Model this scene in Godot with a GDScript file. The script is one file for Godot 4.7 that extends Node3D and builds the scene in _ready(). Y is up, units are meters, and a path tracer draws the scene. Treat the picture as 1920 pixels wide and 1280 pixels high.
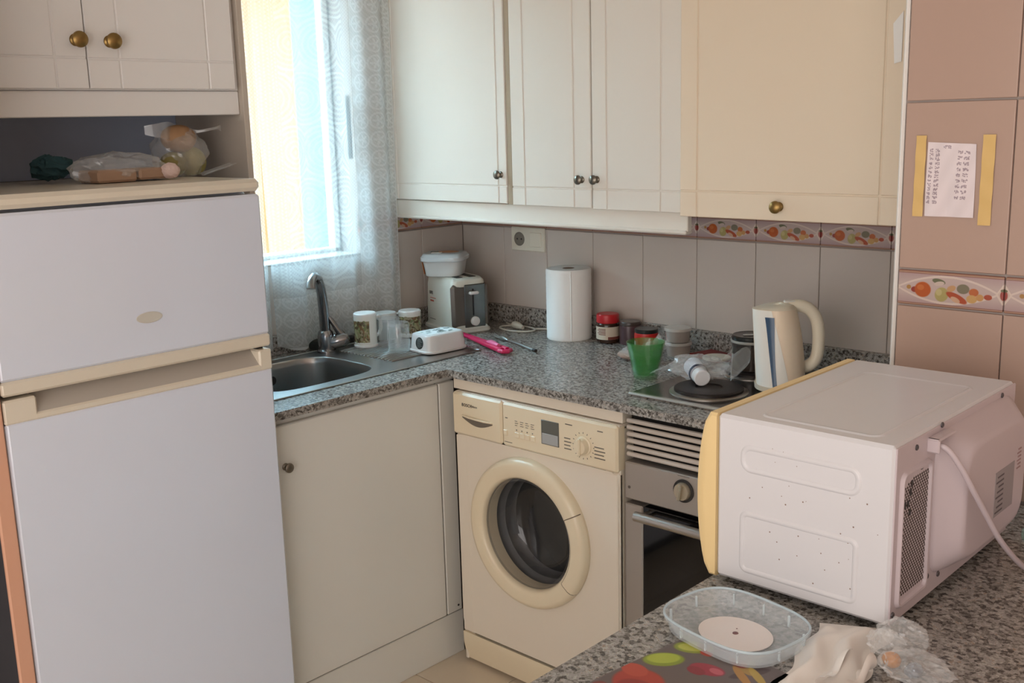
extends Node3D

const H := 0.9095

# ------------------------------------------------------------------ mesh builder
class B:
	var v := PackedVector3Array()
	var uv := PackedVector2Array()
	var t := Transform3D()

	func tri(a: Vector3, b: Vector3, c: Vector3, ua := Vector2(), ub := Vector2(), uc := Vector2()) -> void:
		if (b - a).cross(c - a).length_squared() < 1e-18:
			return
		v.append(t * a); v.append(t * b); v.append(t * c)
		uv.append(ua); uv.append(ub); uv.append(uc)

	func quad(a: Vector3, b: Vector3, c: Vector3, d: Vector3) -> void:
		tri(a, b, c, Vector2(0, 1), Vector2(1, 1), Vector2(1, 0))
		tri(a, c, d, Vector2(0, 1), Vector2(1, 0), Vector2(0, 0))

	func otri(a: Vector3, b: Vector3, c: Vector3, m: Vector3) -> void:
		if (b - a).cross(c - a).dot((a + b + c) / 3.0 - m) < 0.0:
			tri(a, c, b)
		else:
			tri(a, b, c)

	func oquad(a: Vector3, b: Vector3, c: Vector3, d: Vector3, m: Vector3) -> void:
		if (b - a).cross(c - a).dot((a + b + c + d) / 4.0 - m) < 0.0:
			quad(a, d, c, b)
		else:
			quad(a, b, c, d)

	func box(c: Vector3, s: Vector3, e := 0.0) -> void:
		var h := s / 2.0
		e = minf(e, minf(h.x, minf(h.y, h.z)) * 0.95)
		var p := func(sg: Vector3, ax: int) -> Vector3:
			var r := Vector3()
			for k in 3:
				r[k] = c[k] + sg[k] * (h[k] - (0.0 if k == ax else e))
			return r
		for ax in 3:
			var a1: int = (ax + 1) % 3
			var a2: int = (ax + 2) % 3
			for s0 in [-1.0, 1.0]:
				var q: Array[Vector3] = []
				for w in [[-1.0, -1.0], [1.0, -1.0], [1.0, 1.0], [-1.0, 1.0]]:
					var sg := Vector3()
					sg[ax] = s0; sg[a1] = w[0]; sg[a2] = w[1]
					q.append(p.call(sg, ax))
				oquad(q[0], q[1], q[2], q[3], c)
			if e > 0.0:
				for s1 in [-1.0, 1.0]:
					for s2 in [-1.0, 1.0]:
						var lo := Vector3(); var hi := Vector3()
						lo[ax] = -1.0; hi[ax] = 1.0
						lo[a1] = s1; hi[a1] = s1; lo[a2] = s2; hi[a2] = s2
						oquad(p.call(lo, a1), p.call(hi, a1), p.call(hi, a2), p.call(lo, a2), c)
		if e > 0.0:
			for sx in [-1.0, 1.0]:
				for sy in [-1.0, 1.0]:
					for sz in [-1.0, 1.0]:
						var sg := Vector3(sx, sy, sz)
						otri(p.call(sg, 0), p.call(sg, 1), p.call(sg, 2), c)

	func span(a: Vector3, b: Vector3, e := 0.0) -> void:
		box((a + b) / 2.0, (b - a).abs(), e)

	# rings stacked upwards, each running from +x towards +z
	func loft(rings: Array, cap0 := true, cap1 := true, closed := true) -> void:
		var m := rings.size()
		for k in m - 1:
			var p: PackedVector3Array = rings[k]
			var q: PackedVector3Array = rings[k + 1]
			var n := p.size()
			for i in (n if closed else n - 1):
				var j := (i + 1) % n
				var u0 := float(i) / n; var u1 := float(i + 1) / n
				var w0 := 1.0 - float(k) / (m - 1); var w1 := 1.0 - float(k + 1) / (m - 1)
				tri(p[i], q[i], q[j], Vector2(u0, w0), Vector2(u0, w1), Vector2(u1, w1))
				tri(p[i], q[j], p[j], Vector2(u0, w0), Vector2(u1, w1), Vector2(u1, w0))
		if cap0:
			fan(rings[0], false)
		if cap1:
			fan(rings[m - 1], true)

	func fan(r: PackedVector3Array, up: bool) -> void:
		var c := Vector3()
		var lo := Vector3(1e9, 1e9, 1e9); var hi := -lo
		for q in r:
			c += q / r.size()
			lo = lo.min(q); hi = hi.max(q)
		var s := (hi - lo).max(Vector3(1e-6, 1e-6, 1e-6))
		for i in r.size():
			var a := r[i]; var b := r[(i + 1) % r.size()]
			var f := func(q: Vector3) -> Vector2: return Vector2((q.x - lo.x) / s.x, (q.z - lo.z) / s.z)
			if up:
				tri(c, b, a, f.call(c), f.call(b), f.call(a))
			else:
				tri(c, a, b, f.call(c), f.call(a), f.call(b))

	# profile of (radius, height) running up the outside
	func lathe(prof: Array, n := 32, a0 := 0.0, a1 := TAU, c := Vector3()) -> void:
		var rings := []
		var whole := absf(a1 - a0 - TAU) < 1e-4
		for q in prof:
			var r := PackedVector3Array()
			for i in (n if whole else n + 1):
				var a := a0 + (a1 - a0) * i / n
				r.append(c + Vector3(q.x * cos(a), q.y, q.x * sin(a)))
			rings.append(r)
		loft(rings, false, false, whole)

	func tube(pts: Array, rad, n := 10, caps := true) -> void:
		var rings := []
		var side := Vector3()
		for k in pts.size():
			var p: Vector3 = pts[k]
			var d: Vector3 = (pts[mini(k + 1, pts.size() - 1)] - pts[maxi(k - 1, 0)]).normalized()
			if k == 0:
				side = d.cross(Vector3.UP if absf(d.y) < 0.9 else Vector3.RIGHT).normalized()
			side = (side - d * side.dot(d)).normalized()
			var w := side.cross(d)
			var r: float = rad[k] if rad is Array else rad
			var ring := PackedVector3Array()
			for i in n:
				var a := TAU * i / n
				ring.append(p + (side * cos(a) + w * sin(a)) * r)
			rings.append(ring)
		loft(rings, false, false)
		if caps:
			fan(rings[0], false)
			fan(rings[rings.size() - 1], true)

	# polygon of (x, z), pulled up from y0 to y1
	func prism(poly: PackedVector2Array, y0: float, y1: float) -> void:
		var area := 0.0
		for i in poly.size():
			var a := poly[i]; var b := poly[(i + 1) % poly.size()]
			area += a.x * b.y - b.x * a.y
		if area < 0.0:
			poly = poly.duplicate(); poly.reverse()
		var lo := PackedVector3Array(); var hi := PackedVector3Array()
		for q in poly:
			lo.append(Vector3(q.x, y0, q.y)); hi.append(Vector3(q.x, y1, q.y))
		loft([lo, hi], false, false)
		var ix := Geometry2D.triangulate_polygon(poly)
		for i in range(0, ix.size(), 3):
			var m := Vector3(0, -1e6, 0)
			otri(hi[ix[i]], hi[ix[i + 1]], hi[ix[i + 2]], m)
			otri(lo[ix[i]], lo[ix[i + 1]], lo[ix[i + 2]], -m)

	# slab of rectangles: cells of xs times zs where mask says 1
	func cells(xs: Array, zs: Array, mask: Array, y0: float, y1: float) -> void:
		var on := func(i: int, j: int) -> bool:
			return i >= 0 and j >= 0 and i < xs.size() - 1 and j < zs.size() - 1 and mask[j][i] == 1
		for j in zs.size() - 1:
			for i in xs.size() - 1:
				if not on.call(i, j):
					continue
				var a := Vector3(xs[i], y0, zs[j]); var b := Vector3(xs[i + 1], y0, zs[j])
				var c := Vector3(xs[i + 1], y0, zs[j + 1]); var d := Vector3(xs[i], y0, zs[j + 1])
				var u := Vector3(0, y1 - y0, 0)
				var m := (a + c + u) / 2.0
				oquad(a + u, b + u, c + u, d + u, m)
				oquad(a, b, c, d, m)
				if not on.call(i, j - 1): oquad(a, b, b + u, a + u, m)
				if not on.call(i + 1, j): oquad(b, c, c + u, b + u, m)
				if not on.call(i, j + 1): oquad(c, d, d + u, c + u, m)
				if not on.call(i - 1, j): oquad(d, a, a + u, d + u, m)

	func grid(f: Callable, nu: int, nv: int) -> void:
		for j in nv:
			for i in nu:
				var u0 := float(i) / nu; var u1 := float(i + 1) / nu
				var w0 := float(j) / nv; var w1 := float(j + 1) / nv
				var a: Vector3 = f.call(u0, w0); var b: Vector3 = f.call(u1, w0)
				var c: Vector3 = f.call(u1, w1); var d: Vector3 = f.call(u0, w1)
				tri(a, b, c, Vector2(u0, 1 - w0), Vector2(u1, 1 - w0), Vector2(u1, 1 - w1))
				tri(a, c, d, Vector2(u0, 1 - w0), Vector2(u1, 1 - w1), Vector2(u0, 1 - w1))

	# band between two rings of the same count lying in one plane
	func band(inner: PackedVector3Array, outer: PackedVector3Array, up: Vector3) -> void:
		var n := inner.size()
		for i in n:
			var j := (i + 1) % n
			for w in [[inner[i], outer[i], outer[j]], [inner[i], outer[j], inner[j]]]:
				var a: Vector3 = w[0]; var b: Vector3 = w[1]; var c: Vector3 = w[2]
				if (b - a).cross(c - a).dot(up) < 0.0:
					tri(a, c, b)
				else:
					tri(a, b, c)

	func done(shift: Vector3, crease: float) -> ArrayMesh:
		var n := v.size()
		var fn := PackedVector3Array(); var un := PackedVector3Array()
		var near := {}
		for f in n / 3:
			var x := (v[f * 3 + 1] - v[f * 3]).cross(v[f * 3 + 2] - v[f * 3])
			fn.append(x); un.append(x.normalized())
			for k in 3:
				var key := Vector3i((v[f * 3 + k] * 30000.0).round())
				if not near.has(key):
					near[key] = PackedInt32Array()
				near[key].append(f)
		var pv := PackedVector3Array(); var pn := PackedVector3Array(); var pu := PackedVector2Array()
		pv.resize(n); pn.resize(n); pu.resize(n)
		var lim := cos(deg_to_rad(crease))
		for f in n / 3:
			var order := [0, 2, 1]
			for k in 3:
				var at: int = f * 3 + order[k]
				var s := Vector3()
				for g in near[Vector3i((v[at] * 30000.0).round())]:
					if un[g].dot(un[f]) > lim:
						s += fn[g]
				pv[f * 3 + k] = v[at] - shift
				pn[f * 3 + k] = s.normalized() if s.length_squared() > 0.0 else un[f]
				pu[f * 3 + k] = uv[at]
		var arr := []
		arr.resize(Mesh.ARRAY_MAX)
		arr[Mesh.ARRAY_VERTEX] = pv; arr[Mesh.ARRAY_NORMAL] = pn; arr[Mesh.ARRAY_TEX_UV] = pu
		var me := ArrayMesh.new()
		me.add_surface_from_arrays(Mesh.PRIMITIVE_TRIANGLES, arr)
		return me

# ------------------------------------------------------------------ nodes
var taken := {}

func numbered(called: String) -> String:
	taken[called] = taken.get(called, -1) + 1
	return called if taken[called] == 0 else "%s_%03d" % [called, taken[called]]

func tag(o: Node3D, label: String, category: String, group := "", kind := "") -> Node3D:
	o.set_meta("label", label); o.set_meta("category", category)
	if group: o.set_meta("group", group)
	if kind: o.set_meta("kind", kind)
	return o

func thing(called: String, label: String, category: String, at := Vector3(), turn := 0.0, group := "", kind := "") -> Node3D:
	var o := Node3D.new()
	o.name = numbered(called)
	add_child(o)
	o.position = at; o.rotation.y = turn
	return tag(o, label, category, group, kind)

func put(called: String, mesh: Mesh, m: Material, parent: Node3D = null, at := Vector3()) -> MeshInstance3D:
	var o := MeshInstance3D.new()
	if called in ["print", "drainer_ribs", "bread_slots", "pin_holes", "vent_gaps", "grease_specks", "vent_holes", "film"]:
		o.set_meta("kind", "stuff")
	o.mesh = mesh
	o.material_override = m
	o.position = at
	if parent == null:
		o.name = numbered(called)
		add_child(o)
	else:
		var n := called; var k := 0
		while parent.has_node(NodePath(n)):
			k += 1
			n = "%s_%03d" % [called, k]
		o.name = n
		parent.add_child(o)
	return o

# the builder holds coordinates of the thing itself
func obj(called: String, b: B, m: Material, parent: Node3D = null, crease := 40.0) -> MeshInstance3D:
	return put(called, b.done(Vector3(), crease), m, parent)

# the builder holds coordinates of the room; things that use it are not turned
func objw(called: String, b: B, m: Material, parent: Node3D = null, crease := 40.0) -> MeshInstance3D:
	var s := Vector3()
	var p: Node = parent
	while p is Node3D and p != self:
		s += p.position
		p = p.get_parent()
	return put(called, b.done(s, crease), m, parent)

func text(called: String, s: String, high: float, m: Material, parent: Node3D, at: Vector3, basis := Basis()) -> void:
	var t := TextMesh.new()
	var f := SystemFont.new()
	f.font_names = PackedStringArray(["Droid Sans"])
	f.font_weight = 700
	t.font = f
	t.text = s
	t.font_size = 32
	t.pixel_size = high / 24.0
	t.depth = 0.0006
	t.curve_step = 4.0
	var o := put(called, t, m, parent)
	o.transform = Transform3D(basis, at)

# ------------------------------------------------------------------ materials
func mat(c: Color, rough := 0.5, metal := 0.0, spec := 0.5) -> StandardMaterial3D:
	var m := StandardMaterial3D.new()
	m.albedo_color = c
	m.roughness = rough
	m.metallic = metal
	m.metallic_specular = spec
	return m

func c8(r: int, g: int, b: int, a := 1.0) -> Color:
	return Color(r / 255.0, g / 255.0, b / 255.0, a)

func clear(c: Color, a: float, rough := 0.08) -> StandardMaterial3D:
	var m := mat(Color(c.r, c.g, c.b, a), rough)
	m.transparency = BaseMaterial3D.TRANSPARENCY_ALPHA
	m.cull_mode = BaseMaterial3D.CULL_DISABLED
	return m

func pic(im: Image, rough := 0.5) -> StandardMaterial3D:
	var m := mat(Color.WHITE, rough)
	m.albedo_texture = ImageTexture.create_from_image(im)
	return m

func image(w: int, h: int, c: Color) -> Image:
	var im := Image.create_empty(w, h, false, Image.FORMAT_RGBA8)
	im.fill(c)
	return im

func spot(im: Image, x: float, y: float, rx: float, ry: float, c: Color, turn := 0.0) -> void:
	var r := maxf(rx, ry)
	for j in range(maxi(0, int(y - r)), mini(im.get_height(), int(y + r) + 2)):
		for i in range(maxi(0, int(x - r)), mini(im.get_width(), int(x + r) + 2)):
			var q := Vector2(i - x, j - y).rotated(-turn)
			var d := (q.x / rx) * (q.x / rx) + (q.y / ry) * (q.y / ry)
			if d < 1.0:
				im.set_pixel(i, j, im.get_pixel(i, j).lerp(c, clampf((1.0 - d) * 4.0, 0.0, 1.0)))

func granite() -> StandardMaterial3D:
	var n := FastNoiseLite.new()
	n.noise_type = FastNoiseLite.TYPE_CELLULAR
	n.cellular_return_type = FastNoiseLite.RETURN_CELL_VALUE
	n.frequency = 0.085
	n.seed = 4
	n.domain_warp_enabled = true
	n.domain_warp_amplitude = 6.0
	n.domain_warp_frequency = 0.08
	var w := FastNoiseLite.new()
	w.frequency = 0.03
	w.seed = 9
	var im := image(512, 512, Color.WHITE)
	var g := RandomNumberGenerator.new()
	g.seed = 3
	for j in 512:
		for i in 512:
			var a := n.get_noise_2d(i, j)
			var c: Color
			var k := a + 0.22 * w.get_noise_2d(i, j)
			if k < -0.42: c = c8(70, 66, 62)
			elif k < -0.05: c = c8(122, 117, 111)
			elif k < 0.38: c = c8(158, 154, 148)
			elif k < 0.62: c = c8(186, 182, 175)
			else: c = c8(150, 132, 118)
			var d := g.randf_range(-0.035, 0.035)
			im.set_pixel(i, j, Color(c.r + d, c.g + d, c.b + d))
	var m := pic(im, 0.22)
	m.uv1_triplanar = true
	m.uv1_world_triplanar = true
	m.uv1_scale = Vector3.ONE * 3.7
	m.texture_repeat = true
	return m

func fruit_border() -> StandardMaterial3D:
	var im := image(400, 140, c8(214, 200, 197))
	for j in 140:
		for i in 400:
			var c := c8(214, 200, 197)
			var x := (i - 200.0) / 182.0
			var lens := 52.0 * (1.0 - x * x)
			var d := absf(j - 70.0)
			if d < 60 and d > lens:
				c = c8(196, 176, 178).lerp(c8(214, 200, 197), clampf((60.0 - d) / 40.0, 0.0, 1.0))
			if absf(d - lens) < 4.0 and absf(x) < 1.04:
				c = c8(238, 228, 220)
			if d > 57.0 and d < 61.0: c = c8(158, 112, 98)
			elif d > 61.0 and d < 65.0: c = c8(186, 150, 120)
			elif d >= 65.0: c = c8(180, 138, 122)
			# half diamonds at the ends
			var e := minf(i, 399.0 - i)
			if d < 40.0:
				var q := absf(e + d * 0.62 - 24.0)
				if q < 3.5: c = c8(240, 230, 220)
				elif e + d * 0.62 < 24.0: c = c8(228, 214, 204)
			im.set_pixel(i, j, c)
	var o := c8(202, 102, 44)
	spot(im, 82, 76, 14, 12, c8(160, 70, 60))
	spot(im, 60, 68, 9, 9, c8(190, 150, 90))
	spot(im, 112, 74, 32, 32, o)
	spot(im, 104, 66, 14, 12, c8(218, 128, 66))
	spot(im, 170, 38, 26, 11, c8(120, 128, 100), 0.2)
	spot(im, 172, 46, 20, 9, c8(226, 214, 204), -0.2)
	spot(im, 182, 88, 26, 30, c8(190, 184, 120), 0.2)
	spot(im, 172, 80, 12, 14, c8(212, 206, 150))
	spot(im, 236, 96, 44, 15, c8(190, 92, 60), 0.45)
	spot(im, 232, 104, 20, 10, c8(226, 190, 160), 0.5)
	spot(im, 258, 60, 24, 20, c8(140, 138, 116))
	spot(im, 216, 62, 18, 12, c8(216, 176, 128), -0.5)
	spot(im, 296, 70, 18, 16, c8(206, 120, 70))
	spot(im, 290, 96, 20, 17, c8(222, 184, 120))
	spot(im, 318, 88, 14, 14, c8(216, 170, 110))
	spot(im, 346, 84, 15, 11, c8(186, 90, 64))
	for x in [0, 399]:
		spot(im, x, 72, 13, 21, c8(176, 86, 78))
		spot(im, x, 54, 12, 6, c8(120, 122, 92))
	var bm := pic(im, 0.25)
	bm.albedo_color = c8(226, 216, 212)
	return bm

func lace() -> StandardMaterial3D:
	var im := image(768, 1024, Color.WHITE)
	for j in 1024:
		for i in 768:
			var z := i / 768.0 * 1.0      # metres along the rod, from the right edge
			var y := j / 1024.0 * 1.35    # metres down from the rod
			var a := 0.30 if z > 0.16 and y < 1.06 else 0.36
			if (i / 4 + j / 4) % 2 == 0:
				a += 0.06
			# fans of concentric arcs
			var cell := Vector2(fposmod(z + 0.06 * floorf(y / 0.16), 0.12) - 0.06, fposmod(y, 0.16) - 0.08)
			var r := cell.length()
			if z > 0.20 and z < 0.46:
				if sin(r * 420.0) > 0.25 and r < 0.075: a = 0.42
				if absf(r - 0.078) < 0.004: a = 0.48
			# dotted net
			if z >= 0.46:
				var q := Vector2(fposmod(z, 0.011) - 0.0055, fposmod(y + 0.0055 * floorf(z / 0.011), 0.011) - 0.0055)
				if q.length() < 0.003: a = 0.46
			# flowered border on the right and along the hem
			var e := minf(z, maxf(0.0, 1.33 - y))
			if e < 0.17:
				var p := Vector2(fposmod(z, 0.055) - 0.0275, fposmod(y, 0.06) - 0.03)
				var ph := p.angle()
				var pr := p.length()
				a = 0.50
				if pr < 0.012 + 0.007 * cos(5.0 * ph): a = 0.60
				elif absf(pr - 0.024) < 0.003: a = 0.60
				if (i / 3 + j / 3) % 3 == 0: a += 0.06
			if e < 0.012: a = 0.8
			im.set_pixel(i, j, Color(1, 1, 1, a))
	var m := pic(im, 1.0)
	m.albedo_color = c8(240, 244, 244)
	m.transparency = BaseMaterial3D.TRANSPARENCY_ALPHA
	m.cull_mode = BaseMaterial3D.CULL_DISABLED
	m.backlight_enabled = true
	m.backlight = Color(0.9, 0.9, 0.9)
	m.metallic_specular = 0.1
	return m

func fruit_mat() -> StandardMaterial3D:
	var im := image(512, 384, c8(104, 92, 90))
	var g := RandomNumberGenerator.new()
	g.seed = 12
	for k in 60:
		spot(im, g.randf() * 512, g.randf() * 384, g.randf_range(14, 40), g.randf_range(10, 30), [c8(110, 92, 88), c8(76, 58, 56), c8(128, 60, 52)][k % 3], g.randf() * 3.0)
	spot(im, 52, 196, 48, 44, c8(176, 62, 44), 0.3)
	spot(im, 20, 172, 26, 20, c8(190, 76, 56)); spot(im, 66, 214, 40, 30, c8(150, 48, 40))
	spot(im, 16, 128, 12, 9, c8(190, 76, 66))
	spot(im, 28, 112, 37, 24, c8(140, 156, 46), -0.9); spot(im, 25, 109, 30, 18, c8(176, 190, 66), -0.9)
	spot(im, 34, 44, 36, 22, c8(140, 150, 48), -0.7); spot(im, 33, 44, 28, 15, c8(186, 188, 82), -0.7); spot(im, 44, 30, 14, 10, c8(150, 104, 60))
	spot(im, 62, 44, 13, 9, c8(186, 74, 64))
	spot(im, 98, 84, 32, 19, c8(160, 48, 66), -0.3); spot(im, 112, 78, 14, 9, c8(196, 92, 106)); spot(im, 88, 100, 18, 12, c8(140, 40, 54))
	spot(im, 140, 40, 22, 9, c8(170, 136, 70), 0.2); spot(im, 166, 42, 34, 8, c8(186, 158, 76), 0.5); spot(im, 150, 60, 38, 8, c8(180, 132, 66), 0.5)
	spot(im, 118, 30, 20, 12, c8(132, 60, 52), 0.2)
	for k in 30:
		spot(im, g.randf_range(180, 500), g.randf_range(60, 370), g.randf_range(20, 50), g.randf_range(18, 40), [c8(190, 60, 48), c8(176, 186, 70), c8(214, 150, 60), c8(150, 40, 60)][k % 4], g.randf() * 3.0)
	return pic(im, 0.3)

func mug_print() -> StandardMaterial3D:
	var im := image(512, 160, c8(236, 234, 226))
	var g := RandomNumberGenerator.new()
	g.seed = 5
	im.fill_rect(Rect2i(100, 26, 360, 118), c8(150, 140, 104))
	for k in 260:
		spot(im, g.randf_range(104, 456), g.randf_range(30, 140), g.randf_range(6, 18), g.randf_range(4, 11), [c8(96, 82, 62), c8(176, 172, 130), c8(120, 128, 84), c8(168, 156, 128), c8(134, 104, 74)][k % 5], g.randf() * 3.0)
	im.fill_rect(Rect2i(460, 0, 52, 160), c8(236, 234, 226))
	im.fill_rect(Rect2i(0, 0, 100, 160), c8(236, 234, 226))
	return pic(im, 0.2)

func note_paper() -> StandardMaterial3D:
	var im := image(180, 260, c8(232, 220, 222))
	var g := RandomNumberGenerator.new()
	g.seed = 8
	var stroke := func(x: int, y: int, w: int) -> void:
		for k in w / 4:
			var xx := x + k * 4 + g.randi_range(0, 1)
			for s in g.randi_range(2, 4):
				spot(im, xx + g.randf_range(-1, 1), y + g.randf_range(-5, 5), 2.2, 2.2, c8(168, 152, 160))
	for k in 13:
		stroke.call(10 - k / 3, 28 + k * 15, 15)
		stroke.call(32 - k / 3, 28 + k * 15, 18)
	for k in 9:
		stroke.call(116 - k, 30 + k * 20, 16)
		stroke.call(138 - k, 30 + k * 20, 20)
	stroke.call(62, 14, 28)
	for j in 260:
		for i in 180:
			var d := 0.012 * sin(i * 0.09 + j * 0.05)
			var c := im.get_pixel(i, j)
			im.set_pixel(i, j, Color(c.r + d, c.g + d, c.b + d))
	return pic(im, 0.9)

var M := {}

func materials() -> void:
	M.granite = granite()
	M.tile = mat(c8(204, 193, 184), 0.16)
	M.grout = mat(c8(168, 156, 149), 0.9)
	M.warm_lit_tile = mat(c8(184, 157, 143), 0.16)  # same tile series as the back wall, tinted pink for warm light
	M.border = fruit_border()
	M.cabinet = mat(c8(231, 224, 213), 0.3)
	M.cabinet_shaded = mat(c8(168, 150, 126), 0.6)
	M.plain = mat(c8(226, 223, 215), 0.38)
	M.inside = mat(c8(120, 112, 104), 0.8)
	M.fridge = mat(c8(224, 230, 244), 0.13, 0.0, 0.6)
	M.cream = mat(c8(226, 216, 198), 0.3)
	M.grip = mat(c8(186, 178, 168), 0.4)
	M.dark = mat(c8(36, 34, 33), 0.5)
	M.black = mat(c8(18, 18, 19), 0.35)
	M.black_glass = mat(c8(14, 14, 15), 0.06)
	M.steel = mat(c8(188, 184, 178), 0.32, 1.0)
	M.satin = mat(c8(176, 168, 160), 0.45, 0.6)
	M.slat = mat(c8(206, 196, 186), 0.5, 0.2)
	M.sink = mat(c8(176, 176, 174), 0.28, 1.0)
	M.chrome = mat(c8(150, 152, 155), 0.16, 1.0)
	M.brass = mat(c8(150, 122, 74), 0.35, 0.9)
	M.pewter = mat(c8(122, 116, 106), 0.3, 0.9)
	M.white = mat(c8(236, 234, 230), 0.35)
	M.paper = mat(c8(242, 240, 236), 0.95)
	M.washer = mat(c8(228, 216, 199), 0.3)
	M.washer_cream = mat(c8(231, 215, 186), 0.3)
	M.print = mat(c8(96, 88, 80), 0.6)
	M.ink = mat(c8(30, 32, 34), 0.5)
	M.red_ink = mat(c8(190, 90, 66), 0.5)
	M.rubber = mat(c8(92, 92, 94), 0.5)
	M.drum = mat(c8(70, 66, 66), 0.35, 0.8)
	M.wall = mat(c8(222, 217, 212), 0.9)
	M.salmon = mat(c8(222, 168, 140), 0.6)
	M.warm_wall = mat(c8(218, 200, 192), 0.9)
	M.ceiling = mat(c8(236, 232, 226), 0.9)
	M.floor = mat(c8(216, 200, 178), 0.3)
	M.glass = clear(c8(245, 250, 250), 0.06, 0.03)
	M.plastic = clear(c8(235, 240, 240), 0.10, 0.12)
	M.film = clear(c8(244, 246, 246), 0.20, 0.12)
	M.bread = mat(c8(168, 136, 112), 0.8)
	M.hood = mat(c8(236, 219, 195), 0.3)
	M.overhead = mat(c8(244, 241, 238), 0.3)
	M.mw = mat(c8(222, 221, 224), 0.25)
	M.mw_shaded = mat(c8(204, 190, 194), 0.3)  # the housing white, made darker and pinker for the dim light behind
	M.mw_cream = mat(c8(240, 212, 156), 0.35)

# ------------------------------------------------------------------ start
func _ready() -> void:
	var cam := Camera3D.new()
	cam.name = "camera"
	cam.position = Vector3(2.773, 1.5998, 2.6936)
	cam.rotation = Vector3(-0.203, 0.7564, -0.0271)
	cam.fov = 35.671
	cam.near = 0.02
	add_child(cam)
	cam.current = true
	var env := Environment.new()
	var sky := Sky.new()
	var ps := ProceduralSkyMaterial.new()
	ps.sky_top_color = Color(0.66, 0.84, 0.93)
	ps.sky_horizon_color = Color(0.86, 0.95, 0.96)
	ps.ground_bottom_color = Color(0.55, 0.52, 0.48)
	ps.ground_horizon_color = Color(0.75, 0.74, 0.70)
	ps.sky_energy_multiplier = 1.0
	sky.sky_material = ps
	env.background_mode = Environment.BG_SKY
	env.sky = sky
	env.background_energy_multiplier = 22.0
	env.tonemap_mode = Environment.TONE_MAPPER_LINEAR
	env.tonemap_exposure = 1.46
	env.sdfgi_enabled = true
	env.ssao_enabled = true
	env.ssil_enabled = true
	var we := WorldEnvironment.new()
	we.name = "environment"
	we.environment = env
	add_child(we)
	# area lamp standing in for daylight through the unseen balcony door behind the camera
	var al := AreaLight3D.new()
	al.name = "rear_daylight_lamp"
	al.area_size = Vector2(3.2, 2.1)
	al.light_color = Color(1.0, 0.972, 0.955)
	al.light_energy = 5.0
	al.area_range = 12.0
	al.area_attenuation = 2.0
	al.shadow_enabled = true
	al.position = Vector3(2.9, 1.25, 4.36)
	add_child(al)

	materials()
	room()
	outside()
	worktops()
	base_units()
	washer()
	oven()
	upper_units()
	fridge()
	curtain()
	sink_and_tap()
	drainer_things()
	corner_things()
	back_row_things()
	hob_things()
	microwave()
	bar_things()
	wall_things()
	niche_things()

# ------------------------------------------------------------------ the room
func struct(called: String, b: B, m: Material, label: String, category: String) -> MeshInstance3D:
	var o := objw(called, b, m)
	tag(o, label, category, "", "structure")
	return o

func tiles(parent: Node3D, m: Material, across: Array, up: Array, frame: Transform3D, called := "tile") -> void:
	var kept := {}
	for a in across:
		for r in up:
			var w: float = a[1] - a[0]; var h: float = r[1] - r[0]
			var key := "%.3f %.3f" % [w, h]
			if not kept.has(key):
				var b := B.new()
				b.box(Vector3(0, 0, -0.004), Vector3(w - 0.0018, h - 0.0018, 0.008), 0.0016)
				kept[key] = b.done(Vector3(), 50.0)
			var o := put(called, kept[key], m, parent)
			o.transform = frame * Transform3D(Basis(), Vector3((a[0] + a[1]) / 2.0, (r[0] + r[1]) / 2.0, 0))

func border_tiles(parent: Node3D, across: Array, y0: float, y1: float, frame: Transform3D) -> void:
	for a in across:
		var w: float = a[1] - a[0]; var h := y1 - y0
		var b := B.new()
		b.box(Vector3(0, 0, -0.004), Vector3(w - 0.002, h - 0.002, 0.009), 0.0016)
		# the printed front takes its picture from the plane of the tile
		for i in b.v.size():
			b.uv[i] = Vector2(b.v[i].x / 0.1997 + 0.5 + (w - 0.1997) / 2.0 / 0.1997 * a[2], 0.5 - b.v[i].y / h)
		var o := obj("border_tile", b, M.border, parent, 50.0)
		o.transform = frame * Transform3D(Basis(), Vector3((a[0] + a[1]) / 2.0, (y0 + y1) / 2.0, 0))

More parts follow.
